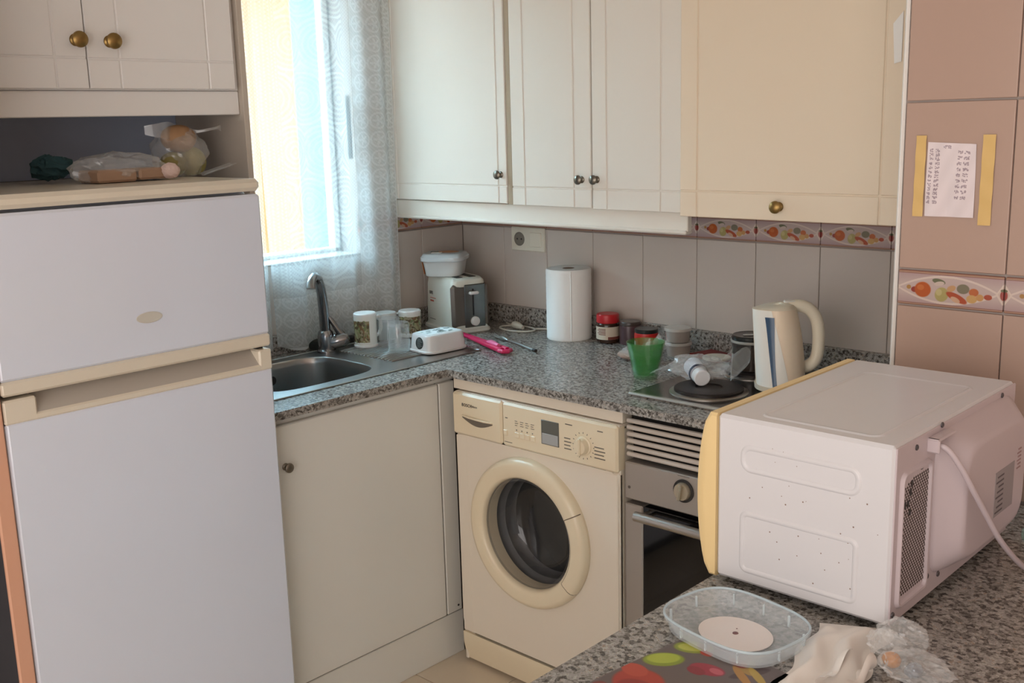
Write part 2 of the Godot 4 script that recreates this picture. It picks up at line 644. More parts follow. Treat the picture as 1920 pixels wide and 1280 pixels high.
func room() -> void:
	var b := B.new()
	b.span(Vector3(-0.3, -0.1, -0.3), Vector3(5.2, -0.012, 4.7))
	var fl := struct("floor", b, M.grout, "beige stone tiled kitchen floor below the washing machine", "floor")
	for i in 13:
		for j in 11:
			var t := B.new()
			t.box(Vector3(), Vector3(0.397, 0.012, 0.397), 0.002)
			put("tile", t.done(Vector3(), 50.0) if i + j == 0 else (fl.get_child(0) as MeshInstance3D).mesh, M.floor, fl, Vector3(0.2 + i * 0.4, -0.006, 0.2 + j * 0.4))
	b = B.new()
	b.span(Vector3(-0.3, 2.5, -0.3), Vector3(5.2, 2.62, 4.7))
	struct("ceiling", b, M.ceiling, "plain pale ceiling above the kitchen", "ceiling")
	# back wall
	b = B.new()
	b.span(Vector3(-0.3, 0, -0.25), Vector3(1.95, 2.5, -0.006))
	var wb := struct("wall_back", b, M.grout, "pale grey tiled wall behind the hob and kettle", "wall")
	var cols := []
	for k in 10:
		var x0 := 0.0053 + 0.1997 * k
		cols.append([x0, minf(x0 + 0.1997, 1.944), -1.0])
	cols[0] = [0.0, 0.205, 1.0]
	var fb := Transform3D(Basis(), Vector3())
	tiles(wb, M.tile, cols, [[0.945, 1.245]], fb)
	border_tiles(wb, cols, 1.247, 1.314, fb)
	# window wall
	b = B.new()
	var gx := [-0.3, -0.006]
	b.span(Vector3(-0.3, 0, -0.006), Vector3(-0.006, 2.5, 0.477))
	b.span(Vector3(-0.3, 0, 1.08), Vector3(-0.006, 2.5, 2.1))
	b.span(Vector3(-0.3, 0, 0.477), Vector3(-0.006, 1.187, 1.08))
	b.span(Vector3(-0.3, 2.25, 0.477), Vector3(-0.006, 2.5, 1.08))
	var wl := struct("wall_left", b, M.grout, "pale tiled window wall behind the lace curtain and sink", "wall")
	var fz := Transform3D(Basis(Vector3(0, 0, -1), Vector3(0, 1, 0), Vector3(1, 0, 0)), Vector3())
	# across runs along -z
	tiles(wl, M.tile, [[-0.2, 0.0], [-0.4, -0.2], [-0.477, -0.4]], [[0.945, 1.245], [1.316, 1.616], [1.618, 1.918], [1.92, 2.22]], fz)
	border_tiles(wl, [[-0.2, 0.0, 1.0], [-0.4, -0.2, 1.0], [-0.477, -0.4, -1.0]], 1.247, 1.314, fz)
	tiles(wl, M.tile, [[-0.6, -0.477], [-0.8, -0.6], [-1.0, -0.8], [-1.2, -1.0]], [[0.945, 1.187]], fz)
	var sl := B.new()
	sl.span(Vector3(-0.1, 1.187, 0.477), Vector3(0.004, 1.192, 1.08), 0.002)
	objw("sill_tile", sl, M.tile, wl)
	# window
	b = B.new()
	for q in [[0.477, 0.503, 1.192, 2.25], [1.05, 1.08, 1.192, 2.25], [0.477, 1.08, 1.192, 1.206], [0.477, 1.08, 2.22, 2.25]]:
		b.span(Vector3(-0.135, q[2], q[0]), Vector3(-0.1, q[3], q[1]), 0.003)
	var wi := struct("window_1", b, M.white, "white framed kitchen window seen through the lace curtain", "window")
	b = B.new()
	b.span(Vector3(-0.119, 1.2, 0.5), Vector3(-0.115, 2.23, 1.055))
	objw("pane", b, M.glass, wi)
	b = B.new()
	b.span(Vector3(-0.0995, 1.2, 0.4772), Vector3(-0.096, 2.25, 0.4802))
	objw("gasket", b, M.dark, wi)
	b = B.new()
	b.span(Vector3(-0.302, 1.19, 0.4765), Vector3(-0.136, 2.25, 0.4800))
	objw("reveal", b, mat(c8(92, 126, 138), 0.8), wl)  # blue-grey puts a dimmer, cooler daylight into a white reveal
	# shutter strap on the right reveal
	b = B.new()
	b.span(Vector3(0.0, 1.50, 0.488), Vector3(0.004, 1.70, 0.506), 0.001)
	for k in 12:
		b.span(Vector3(0.004, 1.525 + k * 0.014, 0.491), Vector3(0.0055, 1.531 + k * 0.014, 0.503))
	var st := objw("shutter_strap", b, mat(c8(120, 124, 124), 0.7))
	tag(st, "grey ribbed shutter strap behind the lace beside the window", "shutter strap")
	# tiled wall on the right
	b = B.new()
	b.span(Vector3(1.95, 0, -0.25), Vector3(5.2, 2.5, 0.763))
	var wr := struct("wall_right", b, M.grout, "tiled wall tinted pink for warm light, with taped note and fruit border", "wall")
	var fr := Transform3D(Basis(), Vector3(0, 0, 0.769))
	var pc := [[1.953, 2.1442, -1.0]]
	for k in 4:
		pc.append([2.1442 + 0.1997 * k, 2.1442 + 0.1997 * (k + 1), -1.0])
	tiles(wr, M.warm_lit_tile, pc, [[0.912, 1.247], [1.3165, 1.617], [1.619, 1.919], [1.921, 2.221]], fr)
	border_tiles(wr, pc, 1.249, 1.3145, fr)
	b = B.new()
	b.span(Vector3(1.9438, 0.0, 0.62), Vector3(1.952, 2.5, 0.7705), 0.003)
	struct("trim_1", b, M.white, "white corner trim along the edge of the right wall tiles", "corner trim")
	# living room behind the camera
	b = B.new()
	b.span(Vector3(5.0, 0, 0.763), Vector3(5.2, 2.5, 4.7))
	struct("wall_far", b, M.warm_wall, "warm pale painted wall at the far side of the living room", "wall")
	b = B.new()
	b.span(Vector3(0.3, 0, 4.4), Vector3(1.25, 2.5, 4.7)); b.span(Vector3(4.55, 0, 4.4), Vector3(5.2, 2.5, 4.7))
	b.span(Vector3(1.25, 2.32, 4.4), Vector3(4.55, 2.5, 4.7)); b.span(Vector3(1.25, 0, 4.4), Vector3(4.55, 0.15, 4.7))
	struct("wall_rear", b, M.wall, "pale wall with the balcony door behind the viewer", "wall")
	b = B.new()
	for q in [[1.25, 1.31, 0.15, 2.32], [4.49, 4.55, 0.15, 2.32], [2.87, 2.93, 0.15, 2.32], [1.25, 4.55, 0.15, 0.21], [1.25, 4.55, 2.26, 2.32]]:
		b.span(Vector3(q[0], q[2], 4.45), Vector3(q[1], q[3], 4.5))
	var w2 := struct("window_2", b, M.white, "wide white balcony door in the rear wall", "window")
	b = B.new()
	b.span(Vector3(1.28, 0.18, 4.47), Vector3(4.52, 2.29, 4.474))
	objw("pane", b, M.glass, w2)
	b = B.new()
	b.span(Vector3(-0.3, 0, 2.85), Vector3(0.5, 2.5, 4.7)); b.span(Vector3(-0.3, 2.1, 2.0), Vector3(0.5, 2.5, 2.85)); b.span(Vector3(-0.3, 0, 1.99), Vector3(0.42, 2.1, 2.85)); b.span(Vector3(0.3, 2.1, 1.936), Vector3(0.5, 2.5, 2.01))
	struct("wall_passage", b, M.wall, "pale wall of the passage left of the refrigerator", "wall")
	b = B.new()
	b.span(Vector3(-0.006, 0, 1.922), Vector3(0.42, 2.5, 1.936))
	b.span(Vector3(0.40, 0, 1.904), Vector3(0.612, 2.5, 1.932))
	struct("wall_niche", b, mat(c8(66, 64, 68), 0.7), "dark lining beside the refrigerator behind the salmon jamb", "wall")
	b = B.new()
	b.span(Vector3(0.611, 0, 1.902), Vector3(0.622, 2.5, 1.934), 0.003)
	struct("trim_2", b, M.salmon, "salmon painted jamb at the left edge beside the refrigerator", "door jamb")
	b = B.new()
	b.span(Vector3(0.45, 0.01, 1.94), Vector3(0.49, 2.09, 2.84), 0.003)
	var dr := struct("door_1", b, mat(c8(58, 58, 64), 0.5), "dark door beyond the salmon jamb at the left edge", "door")
	b = B.new()
	b.tube([Vector3(0.49, 1.0, 2.75), Vector3(0.53, 1.0, 2.75), Vector3(0.535, 1.0, 2.64)], 0.009)
	objw("handle", b, M.pewter, dr)

func outside() -> void:
	var o := thing("apartment_building", "yellow rendered building across the street, seen through curtain and window", "building", Vector3(-4.6, -4.0, -2.0))
	var b := B.new()
	b.span(Vector3(-8, -4, -25), Vector3(-4.6, 3.3, 25))
	objw("wall", b, mat(c8(142, 88, 14), 0.9), o)
	for j in 2:
		for i in 4:
			b = B.new()
			var z := -7.2 + i * 2.6; var y := -1.2 + j * 2.9
			b.span(Vector3(-4.64, y, z), Vector3(-4.52, y + 1.35, z + 0.95), 0.02)
			var w := objw("window_frame", b, M.white, o)
			b = B.new()
			b.span(Vector3(-4.54, y + 0.08, z + 0.08), Vector3(-4.5, y + 1.27, z + 0.87))
			objw("shutter", b, mat(c8(110, 86, 66), 0.8), w)
	b = B.new()
	b.span(Vector3(0.6, 2.45, 4.7), Vector3(5.2, 2.6, 7.2)); b.span(Vector3(0.6, -0.1, 4.7), Vector3(5.2, 0.0, 7.2)); b.span(Vector3(0.6, 0.0, 7.1), Vector3(5.2, 2.5, 7.2))
	b.span(Vector3(0.6, 0, 4.7), Vector3(0.7, 2.5, 7.2)); b.span(Vector3(5.1, 0, 4.7), Vector3(5.2, 2.5, 7.2))
	var up := B.new()
	up.span(Vector3(-0.3, 2.62, -25), Vector3(-0.05, 13, 25)); up.span(Vector3(-0.3, -4, -25), Vector3(-0.05, 2.62, -0.31)); up.span(Vector3(-0.3, -4, -0.3), Vector3(-0.05, -0.1, 5))
	struct("street_shade_wall", up, M.wall, "added unseen outer wall that shades the street and yellow building", "street_shade_wall")  # put up to cut the sky light on the yellow building
	struct("balcony", b, mat(c8(214, 190, 168), 0.9), "added unseen box beyond the rear balcony door, shutting out its sky", "balcony")  # closed box added so no sky light comes through the rear door
	b = B.new()
	b.span(Vector3(-30, -4.2, -30), Vector3(-0.4, -4.0, 30))
	struct("street", b, mat(c8(170, 165, 158), 0.9), "grey street below the kitchen window", "street")

# ------------------------------------------------------------------ fixed furniture
func worktops() -> void:
	var o := thing("worktop", "grey speckled granite L-shaped worktop around the sink and hob", "worktop", Vector3(0, 0.8875, 0))
	var b := B.new()
	b.cells([0.0, 0.10, 0.462, 0.591, 1.944], [0.0, 0.658, 0.745, 1.175, 1.262], [[1, 1, 1, 1], [1, 1, 1, 0], [1, 0, 1, 0], [1, 1, 1, 0]], 0.8875, H)
	objw("slab", b, M.granite, o)
	b = B.new()
	b.span(Vector3(0.02, H, 0.0), Vector3(1.943, 0.9712, 0.02), 0.002)
	objw("upstand", b, M.granite, o)
	b = B.new()
	b.span(Vector3(0.0, H, 0.0), Vector3(0.02, 0.9712, 1.25), 0.002)
	objw("upstand", b, M.granite, o)
	o = thing("breakfast_bar", "speckled granite breakfast bar carrying the microwave and fruit mat", "counter", Vector3(2.2, 0, 1.6))
	b = B.new()
	b.span(Vector3(1.94, 0.8875, 0.775), Vector3(2.50, H, 2.5), 0.003)
	objw("slab", b, M.granite, o)
	b = B.new()
	b.span(Vector3(1.965, 0.1, 0.775), Vector3(2.44, 0.8875, 2.46), 0.002)
	objw("base", b, mat(c8(240, 240, 238), 0.4), o)
	b = B.new()
	b.span(Vector3(1.99, 0.0, 0.775), Vector3(2.42, 0.1, 2.44))
	objw("plinth", b, M.plain, o)

func knob(parent: Node3D, at: Vector3, dir: Vector3, r: float, m: Material) -> void:
	var b := B.new()
	b.t = Transform3D(Basis(Quaternion(Vector3.UP, dir)), at)
	b.lathe([Vector2(0, 0), Vector2(r * 0.75, 0), Vector2(r * 0.7, r * 0.12), Vector2(r * 0.4, r * 0.3), Vector2(r * 0.38, r * 0.7), Vector2(r * 0.75, r * 0.95), Vector2(r, r * 1.25), Vector2(r * 0.96, r * 1.5), Vector2(r * 0.7, r * 1.72), Vector2(r * 0.3, r * 1.82), Vector2(0, r * 1.85)], 24)
	objw("knob", b, m, parent)

# a door of raised fields with fine grooves; u right, v up, w out of the face
func grooved(us: Array, vs: Array, thick: float, frame: Transform3D) -> B:
	var b := B.new()
	b.t = frame
	b.span(Vector3(us[0], vs[0], 0.0), Vector3(us[us.size() - 1], vs[vs.size() - 1], thick - 0.003), 0.001)
	for i in us.size() - 1:
		for j in vs.size() - 1:
			b.span(Vector3(us[i] + (0.0018 if i > 0 else 0.0), vs[j] + (0.0018 if j > 0 else 0.0), thick - 0.004), Vector3(us[i + 1] - (0.0018 if i < us.size() - 2 else 0.0), vs[j + 1] - (0.0018 if j < vs.size() - 2 else 0.0), thick), 0.0016)
	return b

func base_units() -> void:
	var o := thing("sink_cabinet", "plain cream sink cabinet beneath the granite worktop by the refrigerator", "cabinet", Vector3(0.3, 0, 0.95))
	var b := B.new()
	b.span(Vector3(0.03, 0.13, 0.68), Vector3(0.548, 0.72, 1.25))
	objw("body", b, M.inside, o)
	b = B.new()
	b.span(Vector3(0.50, 0.866, 0.60), Vector3(0.556, 0.887, 1.25), 0.002)
	objw("rail", b, M.plain, o)
	b = B.new()
	b.span(Vector3(0.551, 0.146, 0.677), Vector3(0.570, 0.866, 1.25), 0.003)
	var d := objw("door", b, M.plain, o)
	knob(d, Vector3(0.570, 0.757, 1.213), Vector3.RIGHT, 0.013, M.pewter)
	b = B.new()
	b.span(Vector3(0.551, 0.146, 0.612), Vector3(0.569, 0.866, 0.672), 0.002)
	var f := objw("filler_panel", b, M.plain, o)
	b = B.new()
	b.t = Transform3D(Basis(Vector3(0, -1, 0), Vector3(1, 0, 0), Vector3(0, 0, 1)), Vector3(0.569, 0.163, 0.628))
	b.lathe([Vector2(0, 0), Vector2(0.0035, 0), Vector2(0.0035, 0.001), Vector2(0, 0.001)], 12)
	objw("screw", b, M.dark, f)
	b = B.new()
	b.span(Vector3(0.52, 0.0, 0.60), Vector3(0.56, 0.138, 1.25), 0.002)
	objw("plinth", b, M.plain, o)

func ring(c: Vector3, r: float, n: int, sq := 0.0, hw := 0.0, hh := 0.0) -> PackedVector3Array:
	# a ring in the plane of x and y; with sq > 0 the rectangle hit by the same rays
	var p := PackedVector3Array()
	for i in n:
		var a := TAU * (i + 0.5) / n
		var d := Vector3(cos(a), sin(a), 0)
		if sq > 0.0:
			d *= minf(hw / maxf(absf(d.x), 1e-6), hh / maxf(absf(d.y), 1e-6))
		else:
			d *= r
		p.append(c + d)
	return p

func washer() -> void:
	var o := thing("washing_machine", "cream front-loading washing machine with round porthole under the worktop", "washing machine", Vector3(0.911, 0, 0.36))
	var x0 := 0.614; var x1 := 1.207; var zf := 0.654
	var b := B.new()
	b.span(Vector3(x0, 0.012, 0.08), Vector3(x1, 0.8506, 0.40), 0.004)
	b.span(Vector3(x0, 0.012, 0.40), Vector3(x0 + 0.012, 0.845, zf - 0.006), 0.003); b.span(Vector3(x1 - 0.012, 0.012, 0.40), Vector3(x1, 0.845, zf - 0.006), 0.003)
	b.span(Vector3(x0, 0.835, 0.40), Vector3(x1, 0.8506, zf - 0.002), 0.003)
	objw("body", b, M.washer, o)
	# front plate with a round hole
	var c := Vector3(0.898, 0.4885, zf)
	b = B.new()
	var n := 96
	var hole := ring(c, 0.172, n)
	var edge := PackedVector3Array(); var back := PackedVector3Array()
	for i in n:
		var a := TAU * (i + 0.5) / n
		var dx := cos(a); var dy := sin(a)
		var k := 1e9
		if dx > 1e-6: k = minf(k, (x1 - 0.003 - c.x) / dx)
		if dx < -1e-6: k = minf(k, (x0 + 0.003 - c.x) / dx)
		if dy > 1e-6: k = minf(k, (0.7242 - c.y) / dy)
		if dy < -1e-6: k = minf(k, (0.112 - c.y) / dy)
		edge.append(c + Vector3(dx, dy, 0) * k)
		back.append(hole[i] - Vector3(0, 0, 0.012))
	b.band(hole, edge, Vector3(0, 0, 1))
	for i in n:
		var j := (i + 1) % n
		b.oquad(hole[i], hole[j], back[j], back[i], c + Vector3(hole[i].x - c.x, hole[i].y - c.y, 0) * 3.0)
	b.span(Vector3(x0, 0.105, zf - 0.02), Vector3(x0 + 0.05, 0.7242, zf + 0.0004), 0.006)
	b.span(Vector3(x1 - 0.05, 0.105, zf - 0.02), Vector3(x1, 0.7242, zf + 0.0004), 0.006)
	objw("front_panel", b, M.washer, o)
	# kickplate, drawn back at the foot
	b = B.new()
	var prof := [Vector2(zf + 0.001, 0.104), Vector2(zf + 0.0005, 0.07), Vector2(zf - 0.012, 0.014), Vector2(zf - 0.05, 0.008), Vector2(zf - 0.05, 0.104)]
	var l := PackedVector3Array(); var r := PackedVector3Array()
	for q in prof:
		l.append(Vector3(x0 + 0.002, q.y, q.x)); r.append(Vector3(x1 - 0.002, q.y, q.x))
	b.loft([l, r])
	objw("kickplate", b, M.washer_cream, o, 30.0)
	# control panel
	b = B.new()
	var yb := 0.7255; var yt := 0.8495
	b.span(Vector3(x0 - 0.003, yb, zf - 0.03), Vector3(0.806, yt, zf + 0.0075), 0.006)
	var dw := objw("detergent_drawer", b, M.washer_cream, o)
	b = B.new()
	b.span(Vector3(0.8085, yb, zf - 0.03), Vector3(x1 + 0.001, yt, zf + 0.0075), 0.006)
	var pa := objw("control_panel", b, M.washer_cream, o)
	var zp := zf + 0.0077
	# smile-shaped grip of the drawer
	b = B.new()
	var g := PackedVector2Array()
	for i in 17:
		var u := i / 16.0
		g.append(Vector2(0.652 + 0.12 * u, 0.783 - 0.004 * u))
	for i in range(16, -1, -1):
		var u := i / 16.0
		g.append(Vector2(0.652 + 0.12 * u, 0.783 - 0.004 * u - 0.004 - 0.017 * sin(PI * u)))
	b.t = Transform3D(Basis(Vector3(1, 0, 0), Vector3(0, 0, 1), Vector3(0, -1, 0)), Vector3(0, 0, zp))
	var g2 := PackedVector2Array()
	for q in g: g2.append(Vector2(q.x, -q.y))
	b.prism(g2, -0.0005, 0.0004)
	objw("grip", b, mat(c8(110, 100, 88), 0.5), dw)
	b = B.new()
	b.tube([Vector3(0.652, 0.785, zp), Vector3(0.682, 0.783, zp + 0.004), Vector3(0.712, 0.782, zp + 0.005), Vector3(0.742, 0.781, zp + 0.004), Vector3(0.772, 0.781, zp)], 0.003, 8)
	objw("lip", b, M.washer_cream, dw)
	text("lettering", "BOSCH", 0.0095, M.ink, dw, Vector3(0.6715, 0.8165, zp) - dw.position - o.position)
	text("lettering", "Maxx", 0.006, M.print, dw, Vector3(0.703, 0.8165, zp) - dw.position - o.position)
	# display
	b = B.new()
	b.span(Vector3(0.953, 0.757, zf), Vector3(1.017, 0.826, zp + 0.001), 0.002)
	var di := objw("display", b, mat(c8(98, 98, 92), 0.2), pa)
	b = B.new()
	b.span(Vector3(0.957, 0.760, zf), Vector3(1.013, 0.789, zp + 0.002), 0.001)
	objw("screen", b, mat(c8(168, 168, 166), 0.15), di)
	for k in 5:
		b = B.new()
		var x: float = 0.822 if k == 0 else 0.846 + k * 0.0195 - 0.0
		b.span(Vector3(x - 0.008, 0.757, zf), Vector3(x + 0.0085, 0.7725, zp + 0.0022), 0.0015)
		objw("button", b, M.washer_cream, pa)
	b = B.new()
	for k in 4:
		for i in 3:
			b.span(Vector3(0.858 + k * 0.0195, 0.803 - i * 0.006, zf), Vector3(0.858 + k * 0.0195 + 0.009 + 0.003 * ((k + i) % 2), 0.8045 - i * 0.006, zp + 0.0003))
		b.span(Vector3(0.862 + k * 0.0195, 0.777, zf), Vector3(0.8655 + k * 0.0195, 0.7805, zp + 0.0003))
	b.span(Vector3(0.822, 0.806, zf), Vector3(0.831, 0.8085, zp + 0.0003))
	b.span(Vector3(0.818, 0.738, zf), Vector3(0.846, 0.7395, zp + 0.0003))
	for i in 4:
		b.span(Vector3(1.034, 0.788 - i * 0.0095, zf), Vector3(1.055 + 0.003 * (i % 2), 0.7905 - i * 0.0095, zp + 0.0003))
		b.span(Vector3(1.135, 0.782 - i * 0.0095, zf), Vector3(1.166 + 0.004 * (i % 2), 0.7845 - i * 0.0095, zp + 0.0003))
	b.span(Vector3(1.038, 0.826, zf), Vector3(1.062, 0.8285, zp + 0.0003)); b.span(Vector3(1.145, 0.826, zf), Vector3(1.163, 0.8285, zp + 0.0003))
	var dc := Vector3(1.0985, 0.779, zp)
	for k in 16:
		var a := TAU * k / 16.0
		b.t = Transform3D(Basis(Vector3(0, 0, 1), a), dc)
		b.span(Vector3(-0.0008, 0.0325, -0.003), Vector3(0.0008, 0.0365, 0.0003))
	objw("print", b, M.print, pa)
	b = B.new()
	b.t = Transform3D(Basis(Vector3(1, 0, 0), Vector3(0, 0, 1), Vector3(0, -1, 0)), dc)
	b.lathe([Vector2(0.026, -0.002), Vector2(0.026, 0.002), Vector2(0.022, 0.004), Vector2(0.020, 0.016), Vector2(0.018, 0.018), Vector2(0, 0.018)], 32)
	var kn := objw("dial", b, M.washer_cream, pa)
	b = B.new()
	b.span(dc + Vector3(-0.0055, -0.023, 0.014), dc + Vector3(0.0055, 0.023, 0.024), 0.003)
	objw("grip_bar", b, M.washer_cream, kn)
	# porthole
	var tf := Transform3D(Basis(Vector3(1, 0, 0), Vector3(0, 0, 1), Vector3(0, -1, 0)), c)
	b = B.new()
	b.t = tf
	b.lathe([Vector2(0.214, -0.003), Vector2(0.2145, 0.010), Vector2(0.212, 0.020), Vector2(0.206, 0.027), Vector2(0.197, 0.030), Vector2(0.178, 0.030), Vector2(0.166, 0.027), Vector2(0.160, 0.021), Vector2(0.158, 0.010), Vector2(0.157, -0.03)], 96)
	var dor := objw("door_ring", b, M.washer_cream, o, 50.0)
	b = B.new()
	b.t = tf
	b.lathe([Vector2(0.2156, 0.008), Vector2(0.2133, 0.0207), Vector2(0.207, 0.0282), Vector2(0.197, 0.0314), Vector2(0.177, 0.0314), Vector2(0.1695, 0.0292)], 24, -0.487, 0.643)
	var hd := objw("handle", b, M.washer_cream, dor, 50.0)
	b = B.new()
	b.t = tf
	for a in [-0.50, 0.645]:
		b.lathe([Vector2(0.2149, 0.009), Vector2(0.2127, 0.0204), Vector2(0.2066, 0.0278), Vector2(0.197, 0.0309), Vector2(0.178, 0.0309), Vector2(0.169, 0.0290)], 1, a, a + 0.011)
	b.lathe([Vector2(0.1697, 0.0291), Vector2(0.1683, 0.0288)], 24, -0.50, 0.65)
	objw("seam", b, mat(c8(96, 78, 60), 0.7), dor).set_meta("kind", "stuff")
	hd.set_meta("label", "door handle segment on the right of the ring")
	b = B.new()
	b.t = tf
	b.lathe([Vector2(0.157, 0.004), Vector2(0.157, 0.012), Vector2(0.150, 0.013), Vector2(0.146, 0.004), Vector2(0.128, -0.055), Vector2(0.10, -0.075), Vector2(0.05, -0.085), Vector2(0, -0.087)], 64)
	objw("porthole_glass", b, clear(c8(90, 92, 95), 0.22, 0.04), dor)
	b = B.new()
	b.t = tf
	b.lathe([Vector2(0.174, -0.015), Vector2(0.170, -0.02), Vector2(0.158, -0.028), Vector2(0.163, -0.04), Vector2(0.160, -0.05), Vector2(0.150, -0.058), Vector2(0.154, -0.085), Vector2(0.146, -0.1)], 64)
	objw("gasket", b, M.rubber, o)
	b = B.new()
	b.t = tf
	b.lathe([Vector2(0.146, -0.1), Vector2(0.23, -0.11), Vector2(0.23, -0.24), Vector2(0.2, -0.25), Vector2(0.06, -0.245), Vector2(0, -0.24)], 48)
	objw("drum", b, M.drum, o)
	b = B.new()
	for s in [x0 + 0.05, x1 - 0.05]:
		for z in [0.14, 0.6]:
			b = B.new()
			b.lathe([Vector2(0, 0.0), Vector2(0.02, 0.0), Vector2(0.02, 0.014), Vector2(0, 0.014)], 12, 0, TAU, Vector3(s, 0, z))
			objw("foot", b, M.dark, o)
	# strip between the machine and the slab
	b = B.new()
	b.span(Vector3(0.598, 0.853, 0.60), Vector3(1.209, 0.8872, 0.640), 0.001)
	var st := objw("worktop_rail", b, M.washer)
	tag(st, "narrow cream rail between the washing machine and the granite worktop", "rail")

func oven() -> void:
	var o := thing("oven", "stainless steel built-in oven with black glass door beside the washing machine", "oven", Vector3(1.511, 0, 0.33))
	var x0 := 1.213; var x1 := 1.81; var zf := 0.638
	var b := B.new()
	b.span(Vector3(x0, 0.1, 0.06), Vector3(x1, 0.87, 0.60))
	objw("body", b, M.dark, o)
	for k in 6:
		b = B.new()
		var y := 0.861 - k * 0.0175
		b.t = Transform3D(Basis(Vector3(1, 0, 0), -0.35), Vector3((x0 + x1) / 2.0, y, zf - 0.012))
		b.box(Vector3(), Vector3(x1 - x0 - 0.002, 0.0115, 0.014), 0.003)
		objw("slat", b, M.slat, o)
	b = B.new()
	b.span(Vector3(x0, 0.658, 0.6), Vector3(x1, 0.756, zf), 0.003)
	var p := objw("control_panel", b, M.satin, o)
	for x in [1.392, 1.511, 1.63]:
		b = B.new()
		b.t = Transform3D(Basis(Vector3(1, 0, 0), Vector3(0, 0, 1), Vector3(0, -1, 0)), Vector3(x, 0.716, zf))
		b.lathe([Vector2(0.029, 0), Vector2(0.029, 0.003), Vector2(0.023, 0.004)], 32)
		var k := objw("knob_collar", b, M.dark, p)
		b = B.new()
		b.t = Transform3D(Basis(Vector3(1, 0, 0), Vector3(0, 0, 1), Vector3(0, -1, 0)), Vector3(x, 0.716, zf))
		b.lathe([Vector2(0.0225, 0.002), Vector2(0.0215, 0.012), Vector2(0.02, 0.014), Vector2(0, 0.014)], 32)
		b.t = Transform3D(Basis(Vector3(0, 0, 1), -0.15), Vector3(x, 0.716, zf))
		b.box(Vector3(0, 0, 0.018), Vector3(0.009, 0.04, 0.014), 0.003)
		objw("knob", b, mat(c8(190, 178, 156), 0.35, 0.6), p)
	b = B.new()
	b.t = Transform3D(Basis(Vector3(1, 0, 0), Vector3(0, 0, 1), Vector3(0, -1, 0)), Vector3(1.228, 0.690, zf))
	b.lathe([Vector2(0, 0), Vector2(0.004, 0), Vector2(0.004, 0.001), Vector2(0, 0.001)], 12)
	b.t = Transform3D()
	b.span(Vector3(1.374, 0.7515, zf), Vector3(1.408, 0.7528, zf + 0.0004))
	objw("print", b, M.print, p)
	b = B.new()
	b.span(Vector3(x0, 0.12, 0.6), Vector3(x0 + 0.056, 0.646, zf), 0.003)
	b.span(Vector3(x1 - 0.056, 0.12, 0.6), Vector3(x1, 0.646, zf), 0.003)
	b.span(Vector3(x0 + 0.05, 0.12, 0.6), Vector3(x1 - 0.05, 0.17, zf), 0.003)
	var d := objw("door", b, M.satin, o)
	b = B.new()
	b.span(Vector3(x0 + 0.056, 0.17, 0.6), Vector3(x1 - 0.056, 0.646, zf - 0.002), 0.002)
	objw("door_glass", b, M.black_glass, d)
	b = B.new()
	var y := 0.632; var z := zf + 0.034
	b.tube([Vector3(x0 + 0.058, y, z), Vector3(x1 - 0.058, y, z)], 0.0125, 18)
	for x in [x0 + 0.075, x1 - 0.075]:
		b.tube([Vector3(x, y, zf - 0.004), Vector3(x, y, z)], 0.009, 12)
	objw("handle", b, M.steel, d)
	b = B.new()
	b.span(Vector3(1.21, 0.0, 0.54), Vector3(1.94, 0.1, 0.56))
	objw("plinth", b, M.plain, o)
	b = B.new()
	b.span(Vector3(1.813, 0.1, 0.05), Vector3(1.94, 0.885, 0.635), 0.002)
	tag(objw("corner_filler", b, M.plain), "narrow cream filler cabinet between the oven and tiled wall", "cabinet")

